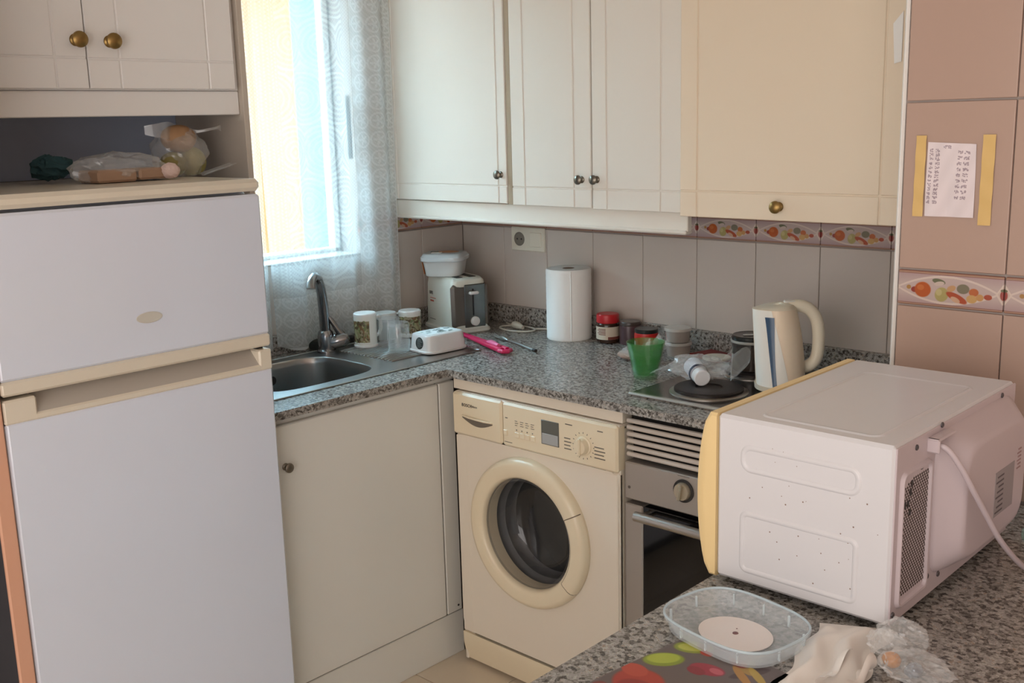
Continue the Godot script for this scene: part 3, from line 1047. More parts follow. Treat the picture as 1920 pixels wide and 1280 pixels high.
func upper_units() -> void:
	var f := Transform3D(Basis(), Vector3(0, 0, 0.318))
	# corner cabinet
	var o := thing("wall_cabinet", "cream wall cabinet nearest the window, above the toaster", "cabinet", Vector3(0.27, 1.357, 0.16))
	var b := B.new()
	b.span(Vector3(0.002, 1.364, 0.002), Vector3(0.548, 2.2, 0.316), 0.001)
	objw("body", b, M.cabinet, o)
	var d := objw("door", grooved([0.002, 0.047, 0.511, 0.545], [1.360, 1.413, 2.2], 0.019, f), M.cabinet, o)
	knob(d, Vector3(0.521, 1.447, 0.337), Vector3(0, 0, 1), 0.0135, M.pewter)
	# double cabinet
	o = thing("wall_cabinet", "cream wall cabinet with two narrow doors above the paper towel", "cabinet", Vector3(0.87, 1.357, 0.16))
	b = B.new()
	b.span(Vector3(0.551, 1.364, 0.002), Vector3(1.184, 2.2, 0.316), 0.001)
	objw("body", b, M.cabinet, o)
	b = B.new()
	b.span(Vector3(0.5465, 1.358, 0.30), Vector3(0.566, 2.2, 0.334), 0.001)
	objw("edge_strip", b, M.cabinet_shaded, o)  # brown tone stands for the shaded side of the cabinet body
	d = objw("door", grooved([0.568, 0.621, 0.811, 0.872], [1.357, 1.411, 2.2], 0.019, f), M.cabinet, o)
	knob(d, Vector3(0.838, 1.437, 0.337), Vector3(0, 0, 1), 0.0135, M.pewter)
	d = objw("door", grooved([0.877, 0.929, 1.110, 1.180], [1.355, 1.411, 2.2], 0.019, f), M.cabinet, o)
	knob(d, Vector3(0.893, 1.438, 0.337), Vector3(0, 0, 1), 0.0135, M.pewter)
	# pelmet
	b = B.new()
	b.span(Vector3(0.005, 1.304, 0.298), Vector3(1.184, 1.357, 0.318), 0.002)
	b.span(Vector3(0.005, 1.296, 0.294), Vector3(1.184, 1.307, 0.327), 0.004)
	tag(objw("light_pelmet", b, M.cabinet), "cream pelmet strip below the wall cabinets over the socket", "pelmet")
	# hood cabinet
	o = thing("hood_cabinet", "cream extractor hood cabinet with wide flap door above the hob", "cabinet", Vector3(1.49, 1.345, 0.17))
	b = B.new()
	b.span(Vector3(1.186, 1.36, 0.002), Vector3(1.79, 2.2, 0.336), 0.001)
	objw("body", b, M.hood, o)
	d = objw("door", grooved([1.186, 1.238, 1.726, 1.79], [1.349, 1.415, 2.2], 0.021, Transform3D(Basis(), Vector3(0, 0, 0.337))), M.hood, o)
	knob(d, Vector3(1.474, 1.383, 0.358), Vector3(0, 0, 1), 0.0155, M.brass)
	b = B.new()
	b.span(Vector3(1.792, 1.36, 0.002), Vector3(1.944, 2.2, 0.33), 0.001)
	tag(objw("filler_cabinet", b, M.hood), "cream filler beside the hood cabinet behind the tiled wall edge", "cabinet")
	b = B.new()
	var pc := PackedVector2Array([Vector2(0, 0), Vector2(0.016, 0.004), Vector2(0.016, 0.11), Vector2(-0.006, 0.085)])
	b.t = Transform3D(Basis(Vector3(1, 0, 0), Vector3(0, 0, 1), Vector3(0, 1, 0)), Vector3(1.748, 1.705, 0.360))
	b.prism(pc, 0.0, 0.001)
	tag(objw("paper_scrap", b, M.paper), "small white paper stuck to the hood cabinet beside tile trim", "paper")
	# cabinet over the fridge
	o = thing("overhead_cabinet", "cream two-door overhead cabinet above the refrigerator niche", "cabinet", Vector3(0.17, 1.49, 1.5))
	b = B.new()
	b.span(Vector3(0.0, 1.70, 1.113), Vector3(0.33, 2.2, 1.92), 0.001)
	objw("body", b, M.overhead, o)
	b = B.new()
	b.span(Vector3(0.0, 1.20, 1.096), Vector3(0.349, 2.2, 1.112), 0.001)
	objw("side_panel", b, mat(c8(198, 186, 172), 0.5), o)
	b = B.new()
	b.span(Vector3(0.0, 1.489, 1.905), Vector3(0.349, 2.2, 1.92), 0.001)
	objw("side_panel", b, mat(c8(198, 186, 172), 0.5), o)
	b = B.new()
	b.span(Vector3(-0.003, 1.489, 1.113), Vector3(0.006, 1.70, 1.905))
	objw("niche_back", b, mat(c8(176, 188, 212), 0.6), o)  # added board, its pale blue tint lifts the dim niche
	b = B.new()
	b.span(Vector3(0.305, 1.640, 1.113), Vector3(0.331, 1.699, 1.905), 0.002)
	objw("valance", b, M.overhead, o)
	var fx := Transform3D(Basis(Vector3(0, 0, -1), Vector3(0, 1, 0), Vector3(1, 0, 0)), Vector3(0.332, 0, 0))
	d = objw("door", grooved([-1.5165, -1.440, -1.206, -1.132], [1.703, 1.770, 2.2], 0.019, fx), M.overhead, o)
	knob(d, Vector3(0.351, 1.8095, 1.4615), Vector3.RIGHT, 0.0185, M.brass)
	d = objw("door", grooved([-1.904, -1.828, -1.594, -1.520], [1.703, 1.772, 2.2], 0.019, fx), M.overhead, o)
	knob(d, Vector3(0.351, 1.8105, 1.5425), Vector3.RIGHT, 0.0185, M.brass)

func fridge() -> void:
	var o := thing("refrigerator", "tall white two-door refrigerator left of the sink cabinet", "refrigerator", Vector3(0.31, 0, 1.58))
	var z0 := 1.262; var z1 := 1.899
	var b := B.new()
	b.span(Vector3(0.02, 0.03, z0), Vector3(0.56, 1.458, z1), 0.006)
	objw("body", b, M.fridge, o)
	b = B.new()
	b.span(Vector3(0.02, 1.4595, z0 - 0.002), Vector3(0.622, 1.4885, z1), 0.009)
	objw("top_panel", b, M.cream, o)
	b = B.new()
	b.span(Vector3(0.566, 1.118, z0), Vector3(0.62, 1.4525, z1), 0.006)
	var fd := objw("freezer_door", b, M.fridge, o)
	b = B.new()
	b.span(Vector3(0.566, 1.0885, z0), Vector3(0.621, 1.1185, z1), 0.005)
	objw("door_trim", b, M.cream, fd)
	b = B.new()
	b.t = Transform3D(Basis(Vector3(0, 1, 0), Vector3(1, 0, 0), Vector3(0, 0, -1)), Vector3(0.62, 1.2035, 1.569)) * Transform3D(Basis().scaled(Vector3(0.4, 1, 1)), Vector3())
	b.lathe([Vector2(0.031, -0.001), Vector2(0.0305, 0.0012), Vector2(0.027, 0.0018), Vector2(0.024, 0.0012), Vector2(0, 0.0012)], 32)
	var em := objw("emblem", b, mat(c8(206, 202, 192), 0.35), fd)
	em.set_meta("label", "faint oval emblem")
	b = B.new()
	b.span(Vector3(0.566, 0.07, z0), Vector3(0.62, 1.034, z1), 0.006)
	var ld := objw("fridge_door", b, M.fridge, o)
	# moulded grip along the top of the lower door
	b = B.new()
	b.span(Vector3(0.566, 1.030, z0), Vector3(0.6205, 1.081, z0 + 0.036), 0.004)
	b.span(Vector3(0.566, 1.030, z1 - 0.068), Vector3(0.6205, 1.081, z1), 0.004)
	b.span(Vector3(0.566, 1.030, z0 + 0.03), Vector3(0.6208, 1.046, z1 - 0.06), 0.004)
	b.span(Vector3(0.566, 1.030, z0 + 0.03), Vector3(0.578, 1.081, z1 - 0.06), 0.002)
	var gt := objw("door_trim", b, M.cream, ld)
	b = B.new()
	var za := z0 + 0.036; var zb := z1 - 0.068
	b.quad(Vector3(0.617, 1.0455, zb - 0.03), Vector3(0.617, 1.0455, za + 0.02), Vector3(0.580, 1.0815, za), Vector3(0.580, 1.0815, zb))
	b.tri(Vector3(0.617, 1.0455, za + 0.02), Vector3(0.617, 1.0455, za), Vector3(0.58, 1.0815, za))
	b.tri(Vector3(0.617, 1.0455, zb), Vector3(0.617, 1.0455, zb - 0.03), Vector3(0.58, 1.0815, zb))
	objw("grip", b, M.grip, gt)
	b = B.new()
	b.span(Vector3(0.545, 1.036, z0 + 0.01), Vector3(0.60, 1.088, z0 + 0.03), 0.002)
	objw("hinge", b, M.dark, o)
	b = B.new()
	b.span(Vector3(0.06, 0.0, z0 + 0.02), Vector3(0.56, 0.065, z1 - 0.02))
	objw("plinth", b, M.dark, o)

func curtain() -> void:
	var lm := lace()
	for k in 2:
		var b1 := B.new()
		var f := func(u: float, w: float) -> Vector3:
			var slant := clampf((w - 0.52) / 0.48, 0.0, 1.0)
			var z0: float = 0.345 if k == 0 else 0.862 + 0.014 * slant
			var z1: float = 0.862 - 0.012 * slant if k == 0 else 1.085
			var z: float = lerpf(z0, z1, u)
			var y := 2.25 - w * (2.25 - 0.932 + 0.010 * sin(z * 42.0))
			var d := 0.012 * sin(z * 33.0 + 0.8) + 0.007 * sin(z * 78.0 + 2.0 * w)
			d += 0.022 * exp(-pow((z - 0.765) / 0.022, 2.0)) + 0.02 * exp(-pow((z - 0.90) / 0.025, 2.0))
			z += 0.008 * sin(z * 54.0) * w * sin(PI * u)
			return Vector3(0.047 + d * (0.6 + 0.4 * w), y, z)
		b1.grid(f, 90 if k == 0 else 44, 40)
		for i in b1.v.size():
			b1.uv[i] = Vector2(b1.v[i].z - 0.335, (2.25 - b1.v[i].y) / 1.35)
		tag(obj("lace_curtain", b1, lm, null, 80.0), ["wide white lace curtain panel beside the wall cabinets behind the tap", "narrow white lace curtain panel against the side of the refrigerator"][k], "curtain", "lace curtain panels")
	var b: B
	b = B.new()
	b.tube([Vector3(0.062, 2.26, 0.33), Vector3(0.062, 2.26, 1.2)], 0.008, 10)
	tag(objw("curtain_rod", b, M.white), "thin white rod carrying the lace curtain above the frame", "curtain rod")

# ------------------------------------------------------------------ sink
func squircle(cx: float, cz: float, a: float, c: float, y: float, n: int, p := 5.0) -> PackedVector3Array:
	var r := PackedVector3Array()
	for i in n:
		var t := TAU * (i + 0.5) / n
		var k := pow(pow(absf(cos(t)) / a, p) + pow(absf(sin(t)) / c, p), -1.0 / p)
		r.append(Vector3(cx + k * cos(t), y, cz + k * sin(t)))
	return r

func sink_and_tap() -> void:
	var o := thing("sink", "stainless steel inset sink with drainer set in the granite worktop", "sink", Vector3(0.28, H, 0.82))
	var b := B.new()
	var n := 64
	var cx := 0.281; var cz := 0.96; var yt := H + 0.003
	var lip := squircle(cx, cz, 0.162, 0.197, yt, n, 4.0)
	var out := PackedVector3Array()
	for q in lip:
		var d := q - Vector3(cx, yt, cz)
		var kx := (0.490 - cx if d.x > 0 else cx - 0.072) / maxf(absf(d.x), 1e-6)
		var kz := (1.24 - cz if d.z > 0 else cz - 0.70) / maxf(absf(d.z), 1e-6)
		out.append(Vector3(cx, yt, cz) + d * minf(kx, kz))
	b.band(lip, out, Vector3.UP)
	b.span(Vector3(0.072, H - 0.0005, 0.415), Vector3(0.490, yt - 0.0006, 0.705), 0.0015)
	b.span(Vector3(0.484, H, 0.415), Vector3(0.4915, yt + 0.0012, 1.24), 0.0015)
	b.span(Vector3(0.070, H, 0.413), Vector3(0.0765, yt + 0.0012, 1.24), 0.0015)
	b.span(Vector3(0.072, H, 0.412), Vector3(0.490, yt + 0.0012, 0.419), 0.0015)
	objw("rim_plate", b, M.sink, o)
	b = B.new()
	var rings := [squircle(cx, cz, 0.10, 0.13, yt - 0.163, n, 3.0), squircle(cx, cz, 0.148, 0.182, yt - 0.15, n, 4.0), squircle(cx, cz, 0.156, 0.191, yt - 0.02, n, 4.0), squircle(cx, cz, 0.158, 0.193, yt - 0.004, n, 4.0), lip]
	rings.reverse()
	b.loft(rings, false, false)
	b.fan(rings[4], true)
	objw("bowl", b, M.sink, o, 50.0)
	b = B.new()
	b.lathe([Vector2(0.03, 0), Vector2(0.03, 0.002), Vector2(0.02, 0.003), Vector2(0.018, 0.001), Vector2(0, 0.001)], 24, 0, TAU, Vector3(cx, yt - 0.162, cz))
	objw("drain", b, M.chrome, o)
	b = B.new()
	for k in 16:
		var x := 0.146 + k * 0.0162
		b.tube([Vector3(x, yt - 0.001, 0.694), Vector3(x, yt + 0.0006, 0.688), Vector3(x, yt + 0.0006, 0.45), Vector3(x, yt - 0.001, 0.44)], 0.0038, 8)
	objw("drainer_ribs", b, M.sink, o)
	b = B.new()
	b.t = Transform3D(Basis(Vector3(0, 0, 1), -PI / 2), Vector3(cx - 0.155, yt - 0.05, cz - 0.02))
	b.lathe([Vector2(0, 0), Vector2(0.014, 0), Vector2(0.014, 0.002), Vector2(0, 0.002)], 16)
	objw("overflow", b, M.dark, o)
	b = B.new()
	b.t = Transform3D(Basis(Vector3(1, 0, 0), PI / 2), Vector3(0.375, yt - 0.055, cz - 0.187))
	b.lathe([Vector2(0, 0), Vector2(0.013, 0), Vector2(0.013, 0.003), Vector2(0, 0.003)], 16)
	objw("overflow", b, M.dark, o)
	# mixer tap
	var y0 := yt
	o = thing("mixer_tap", "chrome mixer tap with curved spout rising behind the sink bowl", "tap", Vector3(0.112, y0, 0.722))
	b = B.new()
	b.lathe([Vector2(0.03, 0), Vector2(0.03, 0.006), Vector2(0.026, 0.01), Vector2(0.026, 0.05), Vector2(0.023, 0.064), Vector2(0.014, 0.074), Vector2(0, 0.076)], 28)
	obj("body", b, M.chrome, o)
	b = B.new()
	var pts := []; var rad := []
	var ctl := [[0.0, 0.045, 0.017], [0.004, 0.09, 0.0165], [0.008, 0.14, 0.016], [0.016, 0.18, 0.0155], [0.028, 0.21, 0.015], [0.048, 0.235, 0.0145], [0.072, 0.247, 0.014], [0.098, 0.249, 0.0138], [0.118, 0.243, 0.0136], [0.13, 0.232, 0.0136], [0.134, 0.22, 0.0136]]
	for q in ctl:
		pts.append(Vector3(0.62 * q[0], q[1], 0.79 * q[0])); rad.append(q[2])
	b.tube(pts, rad, 18)
	objw_local("spout", b, M.chrome, o)
	b = B.new()
	b.tube([Vector3(0.0, 0.03, 0.0), Vector3(0.018, 0.032, -0.022), Vector3(0.034, 0.036, -0.042), Vector3(0.046, 0.04, -0.054)], [0.02, 0.024, 0.024, 0.014], 16)
	objw_local("cartridge", b, M.chrome, o)
	b = B.new()
	b.tube([Vector3(0.03, 0.05, -0.04), Vector3(0.024, 0.07, -0.028), Vector3(0.016, 0.098, -0.014), Vector3(0.012, 0.112, -0.006)], [0.013, 0.010, 0.008, 0.005], 12)
	objw_local("lever", b, M.chrome, o)
	# black sponge dish and brush
	b = B.new()
	b.loft([squircle(0.05, 0.685, 0.034, 0.045, H + 0.003, 24, 4.0), squircle(0.05, 0.685, 0.036, 0.048, H + 0.022, 24, 4.0), squircle(0.05, 0.685, 0.032, 0.044, H + 0.03, 24, 4.0)])
	tag(objw("scouring_sponge", b, mat(c8(38, 44, 42), 0.95)), "dark scouring sponge lying behind the chrome tap", "sponge")
	b = B.new()
	b.tube([Vector3(0.055, H + 0.012, 0.59), Vector3(0.05, H + 0.03, 0.575), Vector3(0.04, H + 0.05, 0.55), Vector3(0.03, H + 0.062, 0.52)], [0.008, 0.009, 0.007, 0.006], 10)
	var br := objw("dish_brush", b, mat(c8(150, 148, 144), 0.5))
	tag(br, "grey dish brush with dark head behind the tall mug", "brush")
	b = B.new()
	b.lathe([Vector2(0, 0), Vector2(0.018, 0), Vector2(0.02, 0.02), Vector2(0.012, 0.026), Vector2(0, 0.026)], 20, 0, TAU, Vector3(0.055, H + 0.001, 0.59))
	objw("head", b, M.dark, br)

func objw_local(called: String, b: B, m: Material, o: Node3D) -> MeshInstance3D:
	return obj(called, b, m, o, 50.0)

# ------------------------------------------------------------------ on the drainer
func drainer_things() -> void:
	var y := H + 0.006
	var pm := mug_print()
	var o := thing("mug", "tall white printed mug upside down on the drainer by the tap", "mug", Vector3(0.158, y, 0.600), 0.0, "printed mugs on the drainer")
	var b := B.new()
	b.lathe([Vector2(0.036, 0.008), Vector2(0.0365, 0.1)], 40)
	obj("wall", b, pm, o)
	b = B.new()
	b.lathe([Vector2(0.034, 0.0), Vector2(0.0385, 0.001), Vector2(0.0385, 0.006), Vector2(0.036, 0.0085)], 40)
	obj("rim", b, M.white, o)
	b = B.new()
	b.lathe([Vector2(0.0365, 0.1), Vector2(0.0362, 0.106), Vector2(0.033, 0.109), Vector2(0.029, 0.107), Vector2(0, 0.107)], 40)
	obj("base", b, M.white, o)
	b = B.new()
	b.tube([Vector3(0.025, 0.085, -0.025), Vector3(0.042, 0.086, -0.044), Vector3(0.05, 0.07, -0.053), Vector3(0.05, 0.045, -0.053), Vector3(0.042, 0.028, -0.044), Vector3(0.025, 0.026, -0.025)], 0.006, 10)
	obj("handle", b, M.white, o)
	o.rotation.y = 0.9
	var p := o.duplicate()
	p.name = numbered("mug")
	add_child(p)
	p.position = Vector3(0.147, y, 0.402)
	p.rotation.y = 2.4
	p.scale = Vector3(1.02, 0.80, 1.02)
	p.set_meta("label", "shorter green printed mug upside down beside the toaster")
	# two clear tumblers upside down
	b = B.new()
	b.lathe([Vector2(0.034, 0.0), Vector2(0.036, 0.001), Vector2(0.034, 0.085), Vector2(0.031, 0.09), Vector2(0, 0.09)], 32)
	b.lathe([Vector2(0, 0.08), Vector2(0.030, 0.08), Vector2(0.0315, 0.076), Vector2(0.034, 0.0)], 32)
	var gl := clear(c8(225, 232, 232), 0.10, 0.05)
	var t1 := put("tumbler", b.done(Vector3(), 40.0), gl, null, Vector3(0.300, y, 0.585))
	tag(t1, "clear glass tumbler upside down right against the white tub", "glass", "clear tumblers on the drainer")
	var t2 := t1.duplicate()
	t2.name = numbered("tumbler")
	add_child(t2)
	t2.position = Vector3(0.215, y, 0.548)
	t2.set_meta("label", "clear glass tumbler upside down right beside the tall printed mug")
	# small lidded jar behind
	o = thing("storage_jar", "small clear jar with pale lid between the two printed mugs", "jar", Vector3(0.118, y, 0.482))
	b = B.new()
	b.lathe([Vector2(0, 0), Vector2(0.032, 0), Vector2(0.034, 0.004), Vector2(0.034, 0.07), Vector2(0.03, 0.074)], 28)
	obj("body", b, clear(c8(220, 224, 222), 0.35, 0.1), o)
	b = B.new()
	b.lathe([Vector2(0.036, 0.068), Vector2(0.0365, 0.084), Vector2(0.034, 0.088), Vector2(0, 0.088)], 28)
	obj("lid", b, mat(c8(212, 212, 208), 0.4), o)
	# margarine tub upside down
	o = thing("margarine_tub", "white plastic tub with round black label lying upside down on the drainer", "tub", Vector3(0.378, H + 0.005, 0.492), -0.08)
	b = B.new()
	var rg := []
	for q in [[0.056, 0.080, 0.0], [0.058, 0.083, 0.003], [0.058, 0.083, 0.007], [0.0545, 0.079, 0.009], [0.051, 0.075, 0.05], [0.049, 0.073, 0.055], [0.042, 0.065, 0.0575]]:
		rg.append(squircle(0, 0, q[0], q[1], q[2], 56, 5.0))
	b.loft(rg)
	obj("body", b, mat(c8(226, 224, 222), 0.35), o, 50.0)
	b = B.new()
	b.box(Vector3(0, 0.0577, 0), Vector3(0.07, 0.001, 0.112), 0.0)
	obj("base_label", b, mat(c8(236, 240, 238), 0.4), o)
	b = B.new()
	var g := RandomNumberGenerator.new()
	g.seed = 2
	for k in 26:
		b.box(Vector3(g.randf_range(-0.028, 0.028), 0.0584, g.randf_range(-0.05, 0.05)), Vector3(g.randf_range(0.004, 0.012), 0.0004, g.randf_range(0.004, 0.016)))
	obj("print", b, mat(c8(150, 162, 160), 0.5), o)
	b = B.new()
	b.t = Transform3D(Basis(Vector3(1, 0, 0), PI / 2 - 0.1), Vector3(0.006, 0.031, 0.0768))
	b.lathe([Vector2(0, 0), Vector2(0.0185, 0), Vector2(0.0185, 0.0006), Vector2(0, 0.0006)], 32)
	var lb := obj("label", b, mat(c8(44, 50, 48), 0.5), o)
	b = B.new()
	b.t = Transform3D(Basis(Vector3(1, 0, 0), PI / 2 - 0.1), Vector3(0.006, 0.031, 0.0772))
	for k in 7:
		b.box(Vector3(0.002 * (k % 3) - 0.002, 0.0006, -0.012 + k * 0.004), Vector3(0.016 + 0.004 * (k % 3), 0.0004, 0.0012))
	obj("print", b, mat(c8(140, 146, 144), 0.5), lb)

# ------------------------------------------------------------------ corner by the socket
func corner_things() -> void:
	# toaster: long side along local x
	var o := thing("toaster", "white toaster with steel end panel standing in the worktop corner", "toaster", Vector3(0.154, H, 0.192), -0.30)
	var b := B.new()
	var rg := []
	for q in [[0.112, 0.070, 0.006], [0.116, 0.074, 0.012], [0.112, 0.071, 0.02], [0.108, 0.068, 0.15], [0.104, 0.064, 0.175], [0.094, 0.055, 0.185]]:
		rg.append(squircle(0, 0, q[0], q[1], q[2], 64, 7.0))
	b.loft(rg)
	obj("housing", b, mat(c8(226, 224, 212), 0.35), o, 45.0)
	b = B.new()
	b.loft([squircle(0, 0, 0.118, 0.078, 0.0, 64, 6.0), squircle(0, 0, 0.121, 0.081, 0.004, 64, 6.0), squircle(0, 0, 0.119, 0.079, 0.012, 64, 6.0), squircle(0, 0, 0.113, 0.073, 0.015, 64, 6.0)])
	obj("base", b, mat(c8(228, 226, 216), 0.35), o, 45.0)
	b = B.new()
	b.t = Transform3D(Basis(Vector3(0, 0, 1), 0.03), Vector3(0.107, 0.0, 0))
	b.span(Vector3(-0.016, 0.018, -0.0705), Vector3(0.006, 0.166, 0.0705), 0.010)
	var en := obj("end_panel", b, mat(c8(128, 118, 110), 0.35, 0.8), o)
	b = B.new()
	b.span(Vector3(0.109, 0.018, -0.052), Vector3(0.1145, 0.165, 0.026), 0.003)
	obj("steel_plate", b, mat(c8(120, 116, 112), 0.22, 1.0), en)
	b = B.new()
	b.span(Vector3(0.1135, 0.06, -0.008), Vector3(0.1155, 0.15, -0.003))
	obj("slot", b, M.black, en)
	b = B.new()
	b.span(Vector3(0.114, 0.132, -0.022), Vector3(0.130, 0.142, 0.012), 0.003)
	obj("lever", b, M.white, en)
	b = B.new()
	b.t = Transform3D(Basis(Vector3(0, 0, 1), -PI / 2), Vector3(0.113, 0.040, -0.010))
	b.lathe([Vector2(0.0155, 0), Vector2(0.0155, 0.009), Vector2(0.013, 0.012), Vector2(0, 0.012)], 28)
	obj("dial", b, M.white, en)
	b = B.new()
	for s in [-0.025, 0.025]:
		b.box(Vector3(0, 0.1853, s), Vector3(0.16, 0.003, 0.024), 0.001)
	obj("bread_slots", b, mat(c8(70, 66, 60), 0.6), o)
	text("lettering", "UFE", 0.0115, M.ink, o, Vector3(-0.052, 0.125, 0.0702))
	b = B.new()
	b.box(Vector3(-0.040, 0.107, 0.0696), Vector3(0.042, 0.0022, 0.001)); b.box(Vector3(-0.048, 0.097, 0.0698), Vector3(0.026, 0.0055, 0.001))
	obj("print", b, M.red_ink, o)
	b = B.new()
	b.box(Vector3(-0.045, 0.034, 0.0712), Vector3(0.042, 0.0016, 0.001))
	obj("print", b, M.print, o)
	# ice-cream style tub on top
	o = thing("food_tub", "translucent lidded food tub with orange picture standing on the toaster", "tub", Vector3(0.128, H + 0.186, 0.214), 0.55)
	b = B.new()
	rg = []
	for q in [[0.056, 0.0], [0.060, 0.003], [0.069, 0.056], [0.070, 0.060]]:
		rg.append(squircle(0, 0, q[0], q[0], q[1], 56, 4.5))
	b.loft(rg)
	obj("body", b, mat(c8(214, 214, 212), 0.3), o, 45.0)
	b = B.new()
	rg = []
	for q in [[0.0735, 0.052], [0.076, 0.055], [0.0755, 0.066], [0.072, 0.069], [0.069, 0.074], [0.064, 0.078], [0.058, 0.078]]:
		rg.append(squircle(0, 0, q[0], q[0], q[1], 56, 4.5))
	b.loft(rg, false, true)
	obj("lid", b, mat(c8(206, 212, 214), 0.2), o, 45.0)
	b = B.new()
	var ph := PackedVector2Array()
	for i in 24:
		var a := TAU * i / 24
		ph.append(Vector2(0.012 + 0.036 * cos(a), -0.012 + 0.028 * sin(a)))
	b.prism(ph, 0.0778, 0.0788)
	var pi := obj("picture", b, mat(c8(176, 104, 54), 0.4), o)
	b = B.new()
	b.box(Vector3(-0.022, 0.079, 0.024), Vector3(0.034, 0.0014, 0.02), 0.0)
	obj("print", b, mat(c8(238, 236, 230), 0.4), pi)
	b = B.new()
	b.box(Vector3(-0.036, 0.079, -0.002), Vector3(0.026, 0.0013, 0.012), 0.0)
	obj("print", b, mat(c8(70, 90, 74), 0.4), pi)
	b = B.new()
	b.t = Transform3D(Basis(Vector3(0, 1, 0), -PI / 2) * Basis(Vector3(1, 0, 0), 0.16), Vector3(-0.0655, 0.03, 0.012))
	b.box(Vector3(0, 0, 0), Vector3(0.07, 0.044, 0.0012), 0.0)
	var sp := obj("side_label", b, mat(c8(196, 118, 64), 0.4), o)
	b = B.new()
	b.t = Transform3D(Basis(Vector3(0, 1, 0), -PI / 2) * Basis(Vector3(1, 0, 0), 0.16), Vector3(-0.0663, 0.03, 0.012))
	for k in 6:
		b.box(Vector3(-0.026 + k * 0.01, -0.012 + 0.009 * (k % 3), 0), Vector3(0.009, 0.01, 0.001), 0.0)
	obj("print", b, mat(c8(120, 62, 40), 0.5), sp)
	# cord and plug
	b = B.new()
	var pts := []
	for i in 40:
		var a := -0.6 + i / 39.0 * TAU * 0.98
		pts.append(Vector3(0.35 + 0.072 * cos(a), H + 0.004, 0.098 + 0.042 * sin(a)))
	pts.append(Vector3(0.43, H + 0.004, 0.05)); pts.append(Vector3(0.47, H + 0.004, 0.035))
	b.tube(pts, 0.0032, 8)
	b.tube([Vector3(0.255, H + 0.006, 0.05), Vector3(0.29, H + 0.008, 0.07), Vector3(0.32, H + 0.012, 0.088)], 0.0032, 8)
	o = tag(objw("power_cord", b, mat(c8(206, 200, 186), 0.5)), "cream coiled toaster cord lying in front of the granite upstand", "cord")
	b = B.new()
	b.tube([Vector3(0.325, H + 0.013, 0.088), Vector3(0.335, H + 0.015, 0.09), Vector3(0.355, H + 0.014, 0.096), Vector3(0.38, H + 0.011, 0.102)], [0.011, 0.013, 0.012, 0.006], 12)
	objw("plug", b, mat(c8(212, 206, 190), 0.5), o)
	# socket and switch
	o = thing("socket_plate", "white double wall plate with socket and light switch below cabinets", "socket", Vector3(0.325, 1.2075, 0.0))
	b = B.new()
	b.box(Vector3(0, 0, 0.004), Vector3(0.154, 0.082, 0.008), 0.003)
	obj("plate", b, mat(c8(226, 220, 204), 0.4), o)
	b = B.new()
	b.t = Transform3D(Basis(Vector3(1, 0, 0), PI / 2), Vector3(-0.038, 0, 0.0075))
	b.lathe([Vector2(0.024, 0), Vector2(0.024, 0.0015), Vector2(0.0205, 0.002), Vector2(0.0195, 0.0008), Vector2(0, 0.0006)], 28)
	var so := obj("socket", b, mat(c8(128, 122, 112), 0.5), o)
	b = B.new()
	for s in [-1, 1]:
		b.t = Transform3D(Basis(Vector3(1, 0, 0), PI / 2), Vector3(-0.038 + s * 0.0095, 0, 0.008))
		b.lathe([Vector2(0, 0), Vector2(0.003, 0), Vector2(0.003, 0.001), Vector2(0, 0.001)], 12)
	obj("pin_holes", b, M.black, so)
	b = B.new()
	b.box(Vector3(0.038, 0, 0.009), Vector3(0.050, 0.050, 0.006), 0.002)
	obj("rocker", b, mat(c8(230, 224, 208), 0.4), o)
	# pink tongs
	o = thing("kitchen_tongs", "bright pink plastic tongs lying on the granite beside the white tub", "tongs", Vector3(0.45, H, 0.36))
	b = B.new()
	var A := Vector3(0.31, H + 0.016, 0.318); var Z := Vector3(0.585, H + 0.012, 0.408)
	for s in [-1.0, 1.0]:
		var sd: Vector3 = Vector3(-0.31, 0, 0.95) * s * 0.006
		b.tube([A + sd * 0.5, A.lerp(Z, 0.4) + sd, A.lerp(Z, 0.75) + sd * 1.6, Z + sd * 1.6], [0.006, 0.007, 0.0085, 0.0095], 8)
	obj_shift("arm", b, mat(c8(206, 30, 84), 0.35), o)
	b = B.new()
	b.tube([A.lerp(Z, 0.62) + Vector3(0, 0.006, 0), A.lerp(Z, 0.72) + Vector3(0, 0.010, 0.002), A.lerp(Z, 0.88) + Vector3(0, 0.008, 0.003)], [0.006, 0.009, 0.007], 8)
	obj_shift("grip", b, mat(c8(226, 110, 150), 0.35), o)
	b = B.new()
	b.tube([Z + Vector3(-0.012, 0.0, 0.014), Z + Vector3(0.008, 0, 0.016), Z + Vector3(0.018, 0, 0.004), Z + Vector3(0.012, 0, -0.014)], 0.007, 8)
	obj_shift("tip", b, mat(c8(210, 44, 96), 0.35), o)
	# steel fork
	o = thing("fork", "steel fork with its tines up lying behind the pink tongs", "fork", Vector3(0.5, H, 0.29))
	b = B.new()
	b.tube([Vector3(0.47, H + 0.006, 0.272), Vector3(0.53, H + 0.008, 0.294), Vector3(0.60, H + 0.006, 0.318), Vector3(0.632, H + 0.005, 0.329)], [0.0035, 0.0045, 0.005, 0.0045], 8)
	obj_shift("handle", b, M.steel, o)
	b = B.new()
	b.tube([Vector3(0.47, H + 0.006, 0.272), Vector3(0.448, H + 0.009, 0.264), Vector3(0.425, H + 0.007, 0.255)], [0.004, 0.009, 0.008], 10)
	for k in 3:
		var w := Vector3(-0.35, 0, 0.93) * (k - 1) * 0.007
		b.tube([Vector3(0.428, H + 0.007, 0.256) + w, Vector3(0.40, H + 0.006, 0.248) + w, Vector3(0.365, H + 0.012, 0.236) + w], [0.0025, 0.0022, 0.0012], 6)
	obj_shift("tines", b, M.steel, o)
	b = B.new()
